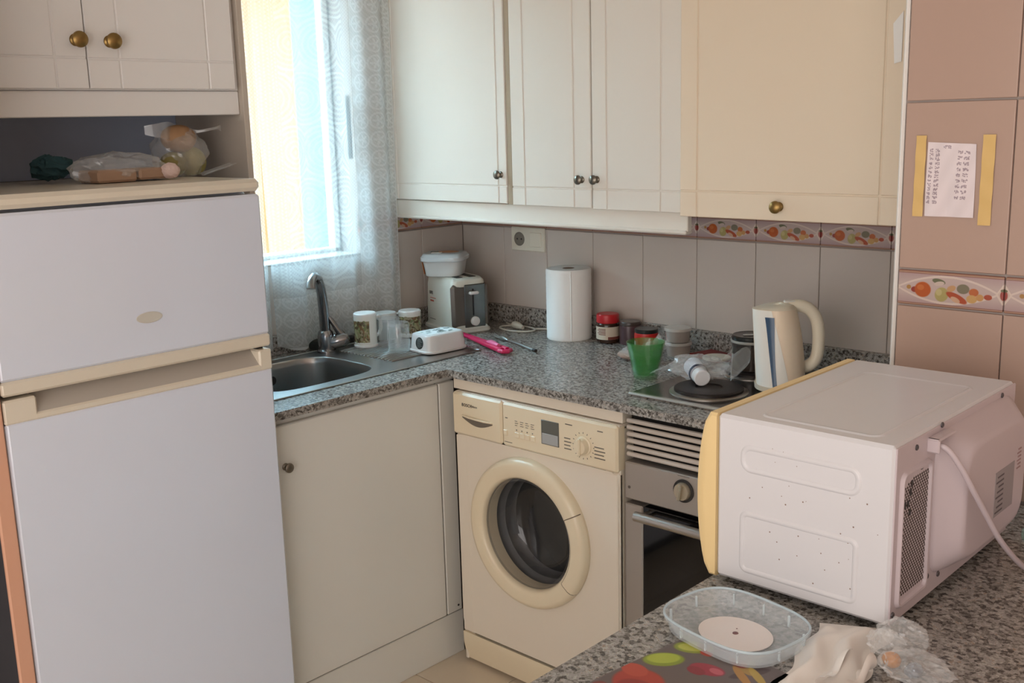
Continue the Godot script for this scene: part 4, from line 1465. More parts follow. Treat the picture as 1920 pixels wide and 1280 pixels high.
	b.tube([Vector3(0.630, H + 0.005, 0.328), Vector3(0.645, H + 0.005, 0.333)], 0.0055, 8)
	obj_shift("end_cap", b, M.dark, o)

func obj_shift(called: String, b: B, m: Material, o: Node3D) -> MeshInstance3D:
	return objw(called, b, m, o, 50.0)

# ------------------------------------------------------------------ row along the back wall
func back_row_things() -> void:
	var o := thing("paper_towel_roll", "tall white paper towel roll standing on the worktop below the socket", "paper towel", Vector3(0.582, H, 0.098))
	var b := B.new()
	var prof := [Vector2(0.018, 0.002), Vector2(0.070, 0.0), Vector2(0.0735, 0.004)]
	for k in range(1, 22):
		prof.append(Vector2(0.0735 if k % 2 else 0.0731, 0.004 + k * 0.0102))
	prof.append_array([Vector2(0.0735, 0.224), Vector2(0.070, 0.229), Vector2(0.020, 0.229), Vector2(0.019, 0.2), Vector2(0.018, 0.002)])
	b.lathe(prof, 48)
	obj("paper", b, M.paper, o, 50.0)
	b = B.new()
	b.lathe([Vector2(0.0185, 0.003), Vector2(0.0195, 0.2285), Vector2(0.017, 0.2285), Vector2(0.016, 0.003)], 24)
	obj("core", b, mat(c8(120, 104, 88), 0.9), o)
	b = B.new()
	b.span(Vector3(0.052, 0.002, 0.05), Vector3(0.054, 0.226, 0.0535))
	b.t = Transform3D(Basis(Vector3(0, 1, 0), -0.5), Vector3())
	obj("loose_edge", b, M.paper, o)
	# coffee jar with red lid
	o = thing("coffee_jar", "squat coffee jar with red lid and pale label beside the paper roll", "jar", Vector3(0.725, H, 0.078))
	b = B.new()
	b.lathe([Vector2(0, 0), Vector2(0.033, 0), Vector2(0.0365, 0.004), Vector2(0.0365, 0.054), Vector2(0.034, 0.062), Vector2(0.031, 0.066)], 36)
	obj("glass", b, mat(c8(52, 34, 24), 0.12), o, 50.0)
	b = B.new()
	b.lathe([Vector2(0.0368, 0.013), Vector2(0.0371, 0.0135), Vector2(0.0371, 0.053), Vector2(0.0368, 0.0535)], 36, -0.5, 3.3)
	var lb := obj("label", b, mat(c8(206, 192, 172), 0.6), o)
	b = B.new()
	b.lathe([Vector2(0.0371, 0.0132), Vector2(0.0374, 0.0135), Vector2(0.0374, 0.022), Vector2(0.0371, 0.0223)], 16, -0.5, 0.9)
	for k in 5:
		b.lathe([Vector2(0.0371, 0.028 + k * 0.0045), Vector2(0.0374, 0.0285 + k * 0.0045), Vector2(0.0374, 0.03 + k * 0.0045), Vector2(0.0371, 0.0305 + k * 0.0045)], 8, 1.1, 1.8 + 0.15 * (k % 2))
	obj("print", b, mat(c8(116, 60, 48), 0.6), lb)
	b = B.new()
	b.lathe([Vector2(0.034, 0.064), Vector2(0.0362, 0.066), Vector2(0.0362, 0.088), Vector2(0.034, 0.092), Vector2(0.029, 0.093), Vector2(0, 0.092)], 36)
	obj("lid", b, mat(c8(186, 34, 40), 0.35), o, 50.0)
	# dark jar with black lid
	o = thing("spice_jar", "dark purple jar with black lid behind the red tin", "jar", Vector3(0.798, H, 0.058))
	b = B.new()
	b.lathe([Vector2(0, 0), Vector2(0.031, 0), Vector2(0.034, 0.004), Vector2(0.034, 0.056), Vector2(0.031, 0.062)], 32)
	obj("body", b, mat(c8(82, 62, 66), 0.3), o)
	b = B.new()
	b.lathe([Vector2(0.033, 0.060), Vector2(0.0345, 0.062), Vector2(0.0345, 0.070), Vector2(0.032, 0.073), Vector2(0.02, 0.073), Vector2(0, 0.0725)], 32)
	obj("lid", b, mat(c8(70, 60, 56), 0.22), o)
	# round red tin with black lid
	o = thing("spice_tin", "red tin with black lid and white mark behind the clear bag", "tin", Vector3(0.885, H, 0.092), 0.3)
	b = B.new()
	b.lathe([Vector2(0, 0), Vector2(0.034, 0), Vector2(0.037, 0.004), Vector2(0.037, 0.048), Vector2(0.034, 0.054)], 32)
	obj("body", b, mat(c8(196, 38, 36), 0.35), o)
	b = B.new()
	b.lathe([Vector2(0.035, 0.052), Vector2(0.036, 0.054), Vector2(0.036, 0.062), Vector2(0.034, 0.064), Vector2(0, 0.063)], 32)
	obj("lid", b, mat(c8(34, 40, 38), 0.3), o)
	b = B.new()
	b.t = Transform3D(Basis(Vector3(0, 1, 0), -0.35), Vector3())
	b.lathe([Vector2(0.0372, 0.012), Vector2(0.0376, 0.013), Vector2(0.0376, 0.026), Vector2(0.0372, 0.028)], 6, 1.9, 2.25)
	obj("mark", b, mat(c8(226, 222, 216), 0.5), o)
	# two stacked small pots
	for k in 2:
		o = thing("sauce_pot", ["lower small clear pot with pale lid and brown contents", "upper small clear pot with white lid stacked on the lower pot"][k], "pot", Vector3(1.016 - 0.002 * k, H + 0.0005 + k * 0.0425, 0.112), 0.0, "two stacked small pots")
		b = B.new()
		b.lathe([Vector2(0, 0), Vector2(0.033, 0), Vector2(0.0345, 0.002), Vector2(0.038, 0.036)], 32)
		obj("cup", b, clear(c8(214, 206, 198), 0.45, 0.12), o)
		b = B.new()
		b.lathe([Vector2(0, 0.0015), Vector2(0.032, 0.0015), Vector2(0.0355, 0.030), Vector2(0, 0.030)], 28)
		obj("contents", b, mat(c8(150, 116, 92) if k == 0 else c8(128, 106, 92), 0.8), o)
		b = B.new()
		b.lathe([Vector2(0.0385, 0.033), Vector2(0.041, 0.034), Vector2(0.041, 0.039), Vector2(0.039, 0.042), Vector2(0.035, 0.041), Vector2(0, 0.041)], 32)
		obj("lid", b, clear(c8(222, 216, 208), 0.62, 0.2), o)
	# red booklet and white lid
	b = B.new()
	b.t = Transform3D(Basis(Vector3(0, 1, 0), -0.25), Vector3(1.135, H + 0.006, 0.085))
	b.box(Vector3(), Vector3(0.15, 0.011, 0.09), 0.003)
	tag(objw("wallet", b, mat(c8(136, 44, 44), 0.5)), "flat dark red wallet lying against the granite upstand", "wallet")
	b = B.new()
	b.lathe([Vector2(0.036, 0.0), Vector2(0.04, 0.001), Vector2(0.041, 0.006), Vector2(0.038, 0.008), Vector2(0.035, 0.0065), Vector2(0, 0.006)], 36, 0, TAU, Vector3(1.163, H + 0.0125, 0.135))
	tag(objw("loose_lid", b, mat(c8(214, 204, 186), 0.4)), "round cream plastic lid lying on the dark red wallet", "lid")

# ------------------------------------------------------------------ crumpled film
func blob(c: Vector3, r: Vector3, amp: float, freq: float, seed_: int, nu := 40, nv := 20, floor_y := -10.0) -> B:
	var n := FastNoiseLite.new()
	n.seed = seed_
	n.frequency = freq
	n.noise_type = FastNoiseLite.TYPE_CELLULAR
	n.cellular_return_type = FastNoiseLite.RETURN_DISTANCE
	var b := B.new()
	var rings := []
	for j in nv + 1:
		var th := PI * (j / float(nv)) - PI / 2
		var p := PackedVector3Array()
		for i in nu:
			var a := TAU * i / nu
			var d := Vector3(cos(a) * cos(th), sin(th), sin(a) * cos(th))
			var k := 1.0 + amp * n.get_noise_3dv(d * 1.2 + Vector3.ONE * seed_)
			var q := c + d * r * k
			q.y = maxf(q.y, floor_y)
			p.append(q)
		rings.append(p)
	b.loft(rings, false, false)
	return b

func hob_things() -> void:
	var o := thing("hob", "steel electric hob with dark hotplates let into the granite worktop", "hob", Vector3(1.47, H, 0.33))
	var b := B.new()
	b.span(Vector3(1.182, H, 0.075), Vector3(1.745, H + 0.008, 0.578), 0.004)
	objw("plate", b, mat(c8(112, 106, 100), 0.2, 0.9), o)
	b = B.new()
	b.span(Vector3(1.180, H, 0.566), Vector3(1.747, H + 0.010, 0.582), 0.004)
	objw("front_edge", b, mat(c8(206, 202, 196), 0.25, 0.9), o)
	var hp := mat(c8(44, 38, 36), 0.4, 0.3)
	for q in [[1.338, 0.448, 0.088], [1.325, 0.215, 0.072], [1.60, 0.448, 0.072], [1.60, 0.215, 0.088]]:
		b = B.new()
		b.lathe([Vector2(q[2] + 0.012, 0.0), Vector2(q[2] + 0.012, 0.002), Vector2(q[2] + 0.006, 0.005), Vector2(q[2], 0.005)], 48, 0, TAU, Vector3(q[0], H + 0.0075, q[1]))
		var rim := objw("hotplate_rim", b, M.steel, o)
		b = B.new()
		b.lathe([Vector2(q[2], 0.0), Vector2(q[2], 0.012), Vector2(q[2] - 0.004, 0.015), Vector2(q[2] * 0.4, 0.015), Vector2(q[2] * 0.36, 0.012), Vector2(0, 0.012)], 48, 0, TAU, Vector3(q[0], H + 0.006, q[1]))
		objw("hotplate", b, hp, rim)
	# green tumbler
	b = B.new()
	b.lathe([Vector2(0, 0.0), Vector2(0.030, 0.0), Vector2(0.033, 0.004), Vector2(0.036, 0.02), Vector2(0.046, 0.07), Vector2(0.0525, 0.1), Vector2(0.0515, 0.102), Vector2(0.0495, 0.1), Vector2(0.043, 0.07), Vector2(0.032, 0.02), Vector2(0.026, 0.012), Vector2(0, 0.011)], 40)
	var gm := clear(c8(60, 176, 70), 0.42, 0.05)
	gm.albedo_color = Color(0.16, 0.56, 0.18, 0.40)
	tag(put("green_tumbler", b.done(Vector3(), 50.0), gm, null, Vector3(1.106, H, 0.400)), "green tapered drinking glass standing at the corner of the hob", "glass")
	# bag behind the green glass
	o = thing("snack_bag", "clear plastic bag of nuts slumped behind the green glass", "bag", Vector3(0.97, H, 0.24))
	b = blob(Vector3(0.0, 0.024, 0), Vector3(0.085, 0.024, 0.05), 0.5, 1.4, 7, 40, 18, 0.001)
	obj("film", b, M.film, o, 25.0)
	b = blob(Vector3(-0.03, 0.016, 0.01), Vector3(0.05, 0.015, 0.035), 0.4, 2.6, 3, 30, 14, 0.002)
	obj("contents", b, mat(c8(176, 150, 136), 0.85), o)
	b = B.new()
	b.tube([Vector3(0.03, 0.03, 0), Vector3(0.055, 0.05, -0.01), Vector3(0.075, 0.07, -0.02)], [0.03, 0.02, 0.026], 12, false)
	obj("neck", b, M.film, o, 25.0)
	# medicine bag over the hotplate
	o = thing("medicine_bag", "clear plastic bag holding a white bottle, draped over the front hotplate", "bag", Vector3(1.27, H + 0.021, 0.39))
	b = blob(Vector3(0.0, 0.03, 0.0), Vector3(0.11, 0.042, 0.09), 0.6, 1.9, 21, 44, 18, 0.001)
	obj("film", b, M.film, o, 22.0)
	b = B.new()
	b.grid(func(u: float, w: float) -> Vector3: return Vector3(0.05 + u * 0.075, 0.02 + 0.055 * w + 0.008 * sin(u * 14.0), 0.01 - 0.075 * w + 0.02 * sin(u * 9.0 + w * 5.0)), 14, 10)
	obj("flap", b, M.film, o, 25.0)
	b = B.new()
	b.grid(func(u: float, w: float) -> Vector3: return Vector3(-0.12 + u * 0.09, 0.002 + 0.05 * u + 0.006 * sin(w * 13.0), 0.06 - 0.12 * w + 0.012 * sin(u * 8.0)), 12, 12)
	obj("flap", b, M.film, o, 25.0)
	o = thing("medicine_bottle", "white plastic bottle with dark band lying inside the clear bag", "bottle", Vector3(1.296, H + 0.046, 0.432))
	o.rotation = Vector3(0.0, -0.70, -0.14)
	o.scale = Vector3.ONE * 1.15
	b = B.new()
	b.t = Transform3D(Basis(Vector3(0, 0, 1), -PI / 2), Vector3())
	b.lathe([Vector2(0, -0.05), Vector2(0.019, -0.05), Vector2(0.021, -0.046), Vector2(0.021, 0.0), Vector2(0.018, 0.006)], 28)
	obj("body", b, mat(c8(224, 226, 234), 0.35), o)
	b = B.new()
	b.t = Transform3D(Basis(Vector3(0, 0, 1), -PI / 2), Vector3())
	b.lathe([Vector2(0.0212, -0.005), Vector2(0.0216, -0.004), Vector2(0.0216, 0.004), Vector2(0.0212, 0.005)], 28)
	obj("band", b, mat(c8(48, 52, 74), 0.4), o)
	b = B.new()
	b.t = Transform3D(Basis(Vector3(0, 0, 1), -PI / 2), Vector3())
	b.lathe([Vector2(0.0175, 0.008), Vector2(0.0185, 0.009), Vector2(0.0185, 0.030), Vector2(0.0165, 0.032), Vector2(0, 0.032)], 24)
	obj("cap", b, mat(c8(230, 230, 232), 0.4), o)
	# dark canister on the rear hotplate
	o = thing("canister", "smoked canister with black lid on the rear hotplate behind kettle", "canister", Vector3(1.322, H + 0.021, 0.215))
	b = B.new()
	b.lathe([Vector2(0, 0), Vector2(0.048, 0), Vector2(0.051, 0.003), Vector2(0.0525, 0.078), Vector2(0.0525, 0.084)], 40)
	obj("body", b, clear(c8(70, 62, 56), 0.45, 0.08), o)
	b = B.new()
	b.lathe([Vector2(0, 0.003), Vector2(0.047, 0.003), Vector2(0.049, 0.066), Vector2(0, 0.066)], 36)
	obj("contents", b, mat(c8(58, 42, 34), 0.9), o)
	b = B.new()
	b.lathe([Vector2(0.0545, 0.076), Vector2(0.056, 0.079), Vector2(0.056, 0.082), Vector2(0.0535, 0.083)], 40)
	obj("rim", b, mat(c8(168, 166, 160), 0.25), o)
	b = B.new()
	b.lathe([Vector2(0.0525, 0.082), Vector2(0.0535, 0.084), Vector2(0.0535, 0.092), Vector2(0.050, 0.095), Vector2(0.044, 0.093), Vector2(0, 0.092)], 40)
	var ld := obj("lid", b, mat(c8(30, 32, 31), 0.2), o)
	b = B.new()
	b.t = Transform3D(Basis(Vector3(0, 1, 0), 0.75), Vector3())
	b.box(Vector3(0.0, 0.0945, 0.0), Vector3(0.045, 0.002, 0.010), 0.0008)
	obj("label", b, mat(c8(200, 196, 188), 0.4), ld)
	kettle()

func kettle() -> void:
	# local x: from spout to handle
	var o := thing("kettle", "cream plastic jug kettle with blue water gauge behind the microwave", "kettle", Vector3(1.492, H + 0.021, 0.338), 0.755)
	var hi := 0.203
	var b := B.new()
	var sec := func(y: float) -> PackedVector3Array:
		var k := y / hi
		var left := -0.072 - 0.014 * k
		var right := 0.048 - 0.026 * k * k
		var cx := (left + right) / 2.0; var a := (right - left) / 2.0
		var w := 0.064 - 0.012 * k
		var r := PackedVector3Array()
		for i in 48:
			var t := TAU * (i + 0.5) / 48
			var x := a * cos(t)
			var z := w * sin(t) * (1.0 - 0.28 * clampf(-cos(t), 0.0, 1.0) * k)
			r.append(Vector3(cx + x, y, z))
		return r
	var rings := []
	for k in 13:
		rings.append(sec.call(hi * k / 12.0))
	b.loft(rings)
	obj("body", b, mat(c8(248, 228, 202), 0.35), o, 50.0)
	# spout strip in a cooler white
	b = B.new()
	var f := func(u: float, w: float) -> Vector3:
		var r: PackedVector3Array = sec.call(hi * w)
		var t := 22.5 + (1.0 - u) * (-12.0 + 3.5 * w) + 0.0
		var i := int(floorf(t))
		var q := r[i % 48].lerp(r[(i + 1) % 48], t - i)
		var m := Vector3((r[0].x + r[23].x) / 2.0, q.y, 0)
		return q + (q - m).normalized() * 0.0016
	b.grid(f, 16, 16)
	for i in range(0, b.v.size(), 3):
		var s := b.v[i + 1]; b.v[i + 1] = b.v[i + 2]; b.v[i + 2] = s
	obj("spout_panel", b, mat(c8(240, 238, 230), 0.35), o, 50.0)
	# gauge
	b = B.new()
	var gf := func(u: float, w: float) -> Vector3:
		var r: PackedVector3Array = sec.call(hi * (0.05 + 0.87 * w))
		var wide := 1.3 + 1.6 * w * w
		var t := 15.0 + 0.2 * sin(w * 4.0) + (u - 0.5) * wide
		var i := int(floorf(t))
		var q := r[i % 48].lerp(r[(i + 1) % 48], t - i)
		var m := Vector3((r[0].x + r[23].x) / 2.0, q.y, 0)
		return q + (q - m).normalized() * 0.0028
	b.grid(gf, 6, 20)
	obj("water_gauge", b, mat(c8(52, 84, 116), 0.2), o, 50.0)
	# lid
	b = B.new()
	var top: PackedVector3Array = sec.call(hi)
	var lids := [top]
	for q in [[0.92, 0.004], [0.8, 0.009], [0.5, 0.013], [0.0, 0.014]]:
		var r := PackedVector3Array()
		for p in top:
			r.append(Vector3(0.0 + (p.x + 0.028) * q[0] - 0.028 + 0.01 * (1.0 - q[0]), hi + q[1] * (0.5 + 0.5 * smoothstep(-0.09, 0.03, p.x)), p.z * q[0]))
		lids.append(r)
	b.loft(lids, false, false)
	var ld := obj("lid", b, mat(c8(232, 220, 198), 0.35), o, 50.0)
	b = B.new()
	b.box(Vector3(0.006, hi + 0.014, 0), Vector3(0.03, 0.008, 0.02), 0.003)
	obj("lid_button", b, mat(c8(226, 222, 212), 0.3), ld)
	# handle loop
	b = B.new()
	var pts := [Vector3(0.002, hi + 0.002, 0), Vector3(0.030, hi + 0.004, 0), Vector3(0.055, hi - 0.006, 0), Vector3(0.073, hi - 0.030, 0), Vector3(0.080, hi - 0.066, 0), Vector3(0.080, hi - 0.106, 0), Vector3(0.074, hi - 0.134, 0), Vector3(0.056, hi - 0.150, 0), Vector3(0.034, hi - 0.152, 0)]
	var sm := []
	for i in pts.size() - 1:
		for k in 4:
			sm.append(pts[i].cubic_interpolate(pts[i + 1], pts[maxi(i - 1, 0)], pts[mini(i + 2, pts.size() - 1)], k / 4.0))
	sm.append(pts[pts.size() - 1])
	b.tube(sm, 0.0155, 16)
	obj("handle", b, mat(c8(240, 230, 208), 0.35), o, 60.0)
	b = B.new()
	b.loft([squircle(-0.012, 0, 0.063, 0.066, -0.0005, 40, 2.2), squircle(-0.012, 0, 0.064, 0.067, 0.012, 40, 2.2)])
	obj("base_ring", b, mat(c8(214, 204, 186), 0.4), o)

# ------------------------------------------------------------------ microwave
func plate_outline(b: B, frame: Transform3D, w: float, h: float, r: float, out: float) -> void:
	# a pressed field: rounded rectangle standing proud by «out»
	var old := b.t
	b.t = frame
	var rr := func(dw: float, y: float) -> PackedVector3Array:
		var p := PackedVector3Array()
		for k in 4:
			var cx: float = (w / 2.0 - r) * [1, -1, -1, 1][k]
			var cz: float = (h / 2.0 - r) * [1, 1, -1, -1][k]
			for i in 9:
				var a := PI / 2 * (k + i / 8.0)
				p.append(Vector3(cx + (r - dw) * cos(a), y, cz + (r - dw) * sin(a)))
		return p
	b.loft([rr.call(0.0, -0.0005), rr.call(0.0008, 0.0), rr.call(0.003, out * 0.8), rr.call(0.0045, out), rr.call(0.0075, out * 0.9), rr.call(0.0095, 0.0003)], false, true)
	b.t = old

func smooth(p: Array, n: int) -> Array:
	var q := []
	for i in p.size() - 1:
		for k in n:
			q.append(p[i].cubic_interpolate(p[i + 1], p[maxi(i - 1, 0)], p[mini(i + 2, p.size() - 1)], float(k) / n))
	q.append(p[p.size() - 1])
	return q

func microwave() -> void:
	var o := thing("microwave", "white microwave oven with cream door standing on the breakfast bar", "microwave", Vector3(2.09, H, 1.17))
	var x0 := 1.960; var x1 := 2.229; var y0 := 0.922; var y1 := 1.175; var z0 := 0.948; var z1 := 1.397
	var b := B.new()
	b.span(Vector3(x0, y0, z0), Vector3(x1, y1, z1), 0.005)
	var side := Basis(Vector3(1, 0, 0), Vector3(0, 0, 1), Vector3(0, -1, 0))
	plate_outline(b, Transform3D(side, Vector3(2.092, 1.116, z1)), 0.186, 0.044, 0.018, 0.0022)
	plate_outline(b, Transform3D(side, Vector3(2.092, 0.988, z1)), 0.186, 0.098, 0.014, 0.0022)
	plate_outline(b, Transform3D(Basis(), Vector3(2.105, y1, 1.20)), 0.185, 0.35, 0.02, 0.0018)
	objw("housing", b, M.mw, o)
	b = B.new()
	var g := RandomNumberGenerator.new()
	g.seed = 31
	for k in 34:
		b.t = Transform3D(side, Vector3(g.randf_range(2.0, 2.21), g.randf_range(0.94, 1.15), z1 + 0.0003))
		b.lathe([Vector2(g.randf_range(0.0006, 0.0013), 0), Vector2(0, 0.0004)], 6)
	var dirt := objw("grease_specks", b, mat(c8(140, 116, 104), 0.6), o)
	dirt.set_meta("kind", "stuff")
	# door
	b = B.new()
	var rings := []
	for e in [[z0, 0.004], [z0 + 0.004, 0.0], [z1 - 0.0025, 0.0], [z1 + 0.0015, 0.004]]:
		var r := PackedVector3Array()
		for k in 17:
			var t := k / 16.0
			var a := PI * t
			var yy: float = lerpf(y0 - 0.002 + e[1], y1 - e[1], t)
			r.append(Vector3(x0 - 0.013 + e[1] - (0.022 - e[1]) * pow(sin(a), 0.55), yy, e[0]))
		r.append(Vector3(x0 - 0.0005, y1 - e[1], e[0])); r.append(Vector3(x0 - 0.0005, y0 - 0.002 + e[1], e[0]))
		rings.append(r)
	b.loft(rings)
	objw("door", b, M.mw_cream, o, 35.0)
	# back: bulge, vent, screws
	b = B.new()
	b.t = Transform3D(Basis(Vector3(0, 0, -1), Vector3(1, 0, 0), Vector3(0, -1, 0)), Vector3(x1, 1.055, 1.115))
	var bul := func(w: float, h: float, y: float, p: float) -> PackedVector3Array: return squircle(0, 0, w, h, y, 64, p)
	b.loft([bul.call(0.155, 0.108, 0.0, 9.0), bul.call(0.152, 0.104, 0.008, 8.0), bul.call(0.128, 0.088, 0.032, 6.0), bul.call(0.122, 0.083, 0.036, 5.5), bul.call(0.116, 0.078, 0.037, 5.0)])
	b.t = Transform3D()
	b.span(Vector3(x1 - 0.002, y0 + 0.002, z0 + 0.001), Vector3(x1 + 0.0015, y1 - 0.003, z1 - 0.003), 0.001)
	var bk := objw("back_panel", b, M.mw_shaded, o, 45.0)
	b = B.new()
	plate_outline(b, Transform3D(Basis(Vector3(0, 0, -1), Vector3(1, 0, 0), Vector3(0, -1, 0)), Vector3(x1 + 0.0015, 1.038, 1.332)), 0.104, 0.196, 0.016, 0.005)
	var vp := objw("vent_panel", b, M.mw_shaded, bk)
	b = B.new()
	for j in 40:
		for i in 13:
			var z := 1.372 - i * 0.0066 - (0.0033 if j % 2 else 0.0)
			var y := 1.118 - j * 0.0041
			if y > 1.128 - (z - 1.29) * 0.2 or y < 0.952: continue
			b.t = Transform3D(Basis(Vector3(0, 0, 1), -PI / 2), Vector3(x1 + 0.0018, y, z))
			b.lathe([Vector2(0.0019, 0), Vector2(0.0019, 0.0005), Vector2(0, 0.0005)], 6)
	var vh := objw("vent_holes", b, mat(c8(70, 58, 50), 0.8), vp)
	vh.set_meta("kind", "stuff")
	b = B.new()
	for q in [[1.082, 1.362], [1.096, 1.345], [1.082, 1.352], [1.108, 1.342], [1.068, 1.345]]:
		b.span(Vector3(x1, q[0], q[1]), Vector3(x1 + 0.0026, q[0] + 0.009, q[1] + 0.006))
	objw("vent_gaps", b, M.black, vp)
	for q in [[1.160, 1.335], [1.165, 1.012], [0.938, 1.388], [1.128, 1.315], [0.955, 1.275], [0.945, 1.235], [1.172, 1.250]]:
		b = B.new()
		b.t = Transform3D(Basis(Vector3(0, 0, 1), -PI / 2), Vector3(x1 + 0.0015, q[0], q[1]))
		b.lathe([Vector2(0.0042, 0), Vector2(0.0042, 0.0014), Vector2(0.003, 0.0022), Vector2(0.0012, 0.0016), Vector2(0, 0.0012)], 14)
		objw("screw", b, mat(c8(110, 108, 112), 0.35, 0.8), bk)
	b = B.new()
	b.span(Vector3(x1 + 0.030, 1.005, 1.045), Vector3(x1 + 0.0376, 1.075, 1.125), 0.0003)
	var lb := objw("rating_label", b, mat(c8(158, 150, 152), 0.5), bk)
	b = B.new()
	for k in 8:
		b.span(Vector3(x1 + 0.036, 1.010 + k * 0.0078, 1.090), Vector3(x1 + 0.0379, 1.0125 + k * 0.0078, 1.121 - 0.005 * (k % 3)))
	objw("print", b, mat(c8(96, 88, 92), 0.6), lb)
	b = B.new()
	for k in 6:
		b.span(Vector3(x1 + 0.036, 1.058 + k * 0.006, 1.018), Vector3(x1 + 0.0379, 1.060 + k * 0.006, 1.034 - 0.003 * (k % 2)))
	objw("print", b, mat(c8(170, 140, 140), 0.6), bk)
	# cord clip and cord
	b = B.new()
	b.span(Vector3(x1, 1.144, 1.292), Vector3(x1 + 0.018, 1.164, 1.299), 0.002)
	b.span(Vector3(x1, 1.160, 1.235), Vector3(x1 + 0.018, 1.164, 1.299), 0.002)
	objw("cord_clip", b, M.mw_shaded, bk)
	b = B.new()
	b.tube(smooth([Vector3(x1, 1.152, 1.287), Vector3(2.250, 1.150, 1.283), Vector3(2.266, 1.122, 1.268), Vector3(2.276, 1.085, 1.245), Vector3(2.283, 1.04, 1.208), Vector3(2.291, 0.99, 1.165), Vector3(2.298, 0.94, 1.105), Vector3(2.306, 0.916, 1.066), Vector3(2.33, 0.9145, 1.02), Vector3(2.42, 0.9145, 0.97), Vector3(2.49, 0.9145, 0.95)], 6), 0.0042, 10)
	objw("cord", b, M.mw_shaded, o, 60.0)
	for z in [z0 + 0.04, z1 - 0.05]:
		for x in [x0 + 0.03, x1 - 0.03]:
			b = B.new()
			b.lathe([Vector2(0, 0), Vector2(0.013, 0), Vector2(0.015, y0 - H + 0.001), Vector2(0, y0 - H + 0.001)], 16, 0, TAU, Vector3(x, H, z))
			objw("foot", b, M.dark, o)

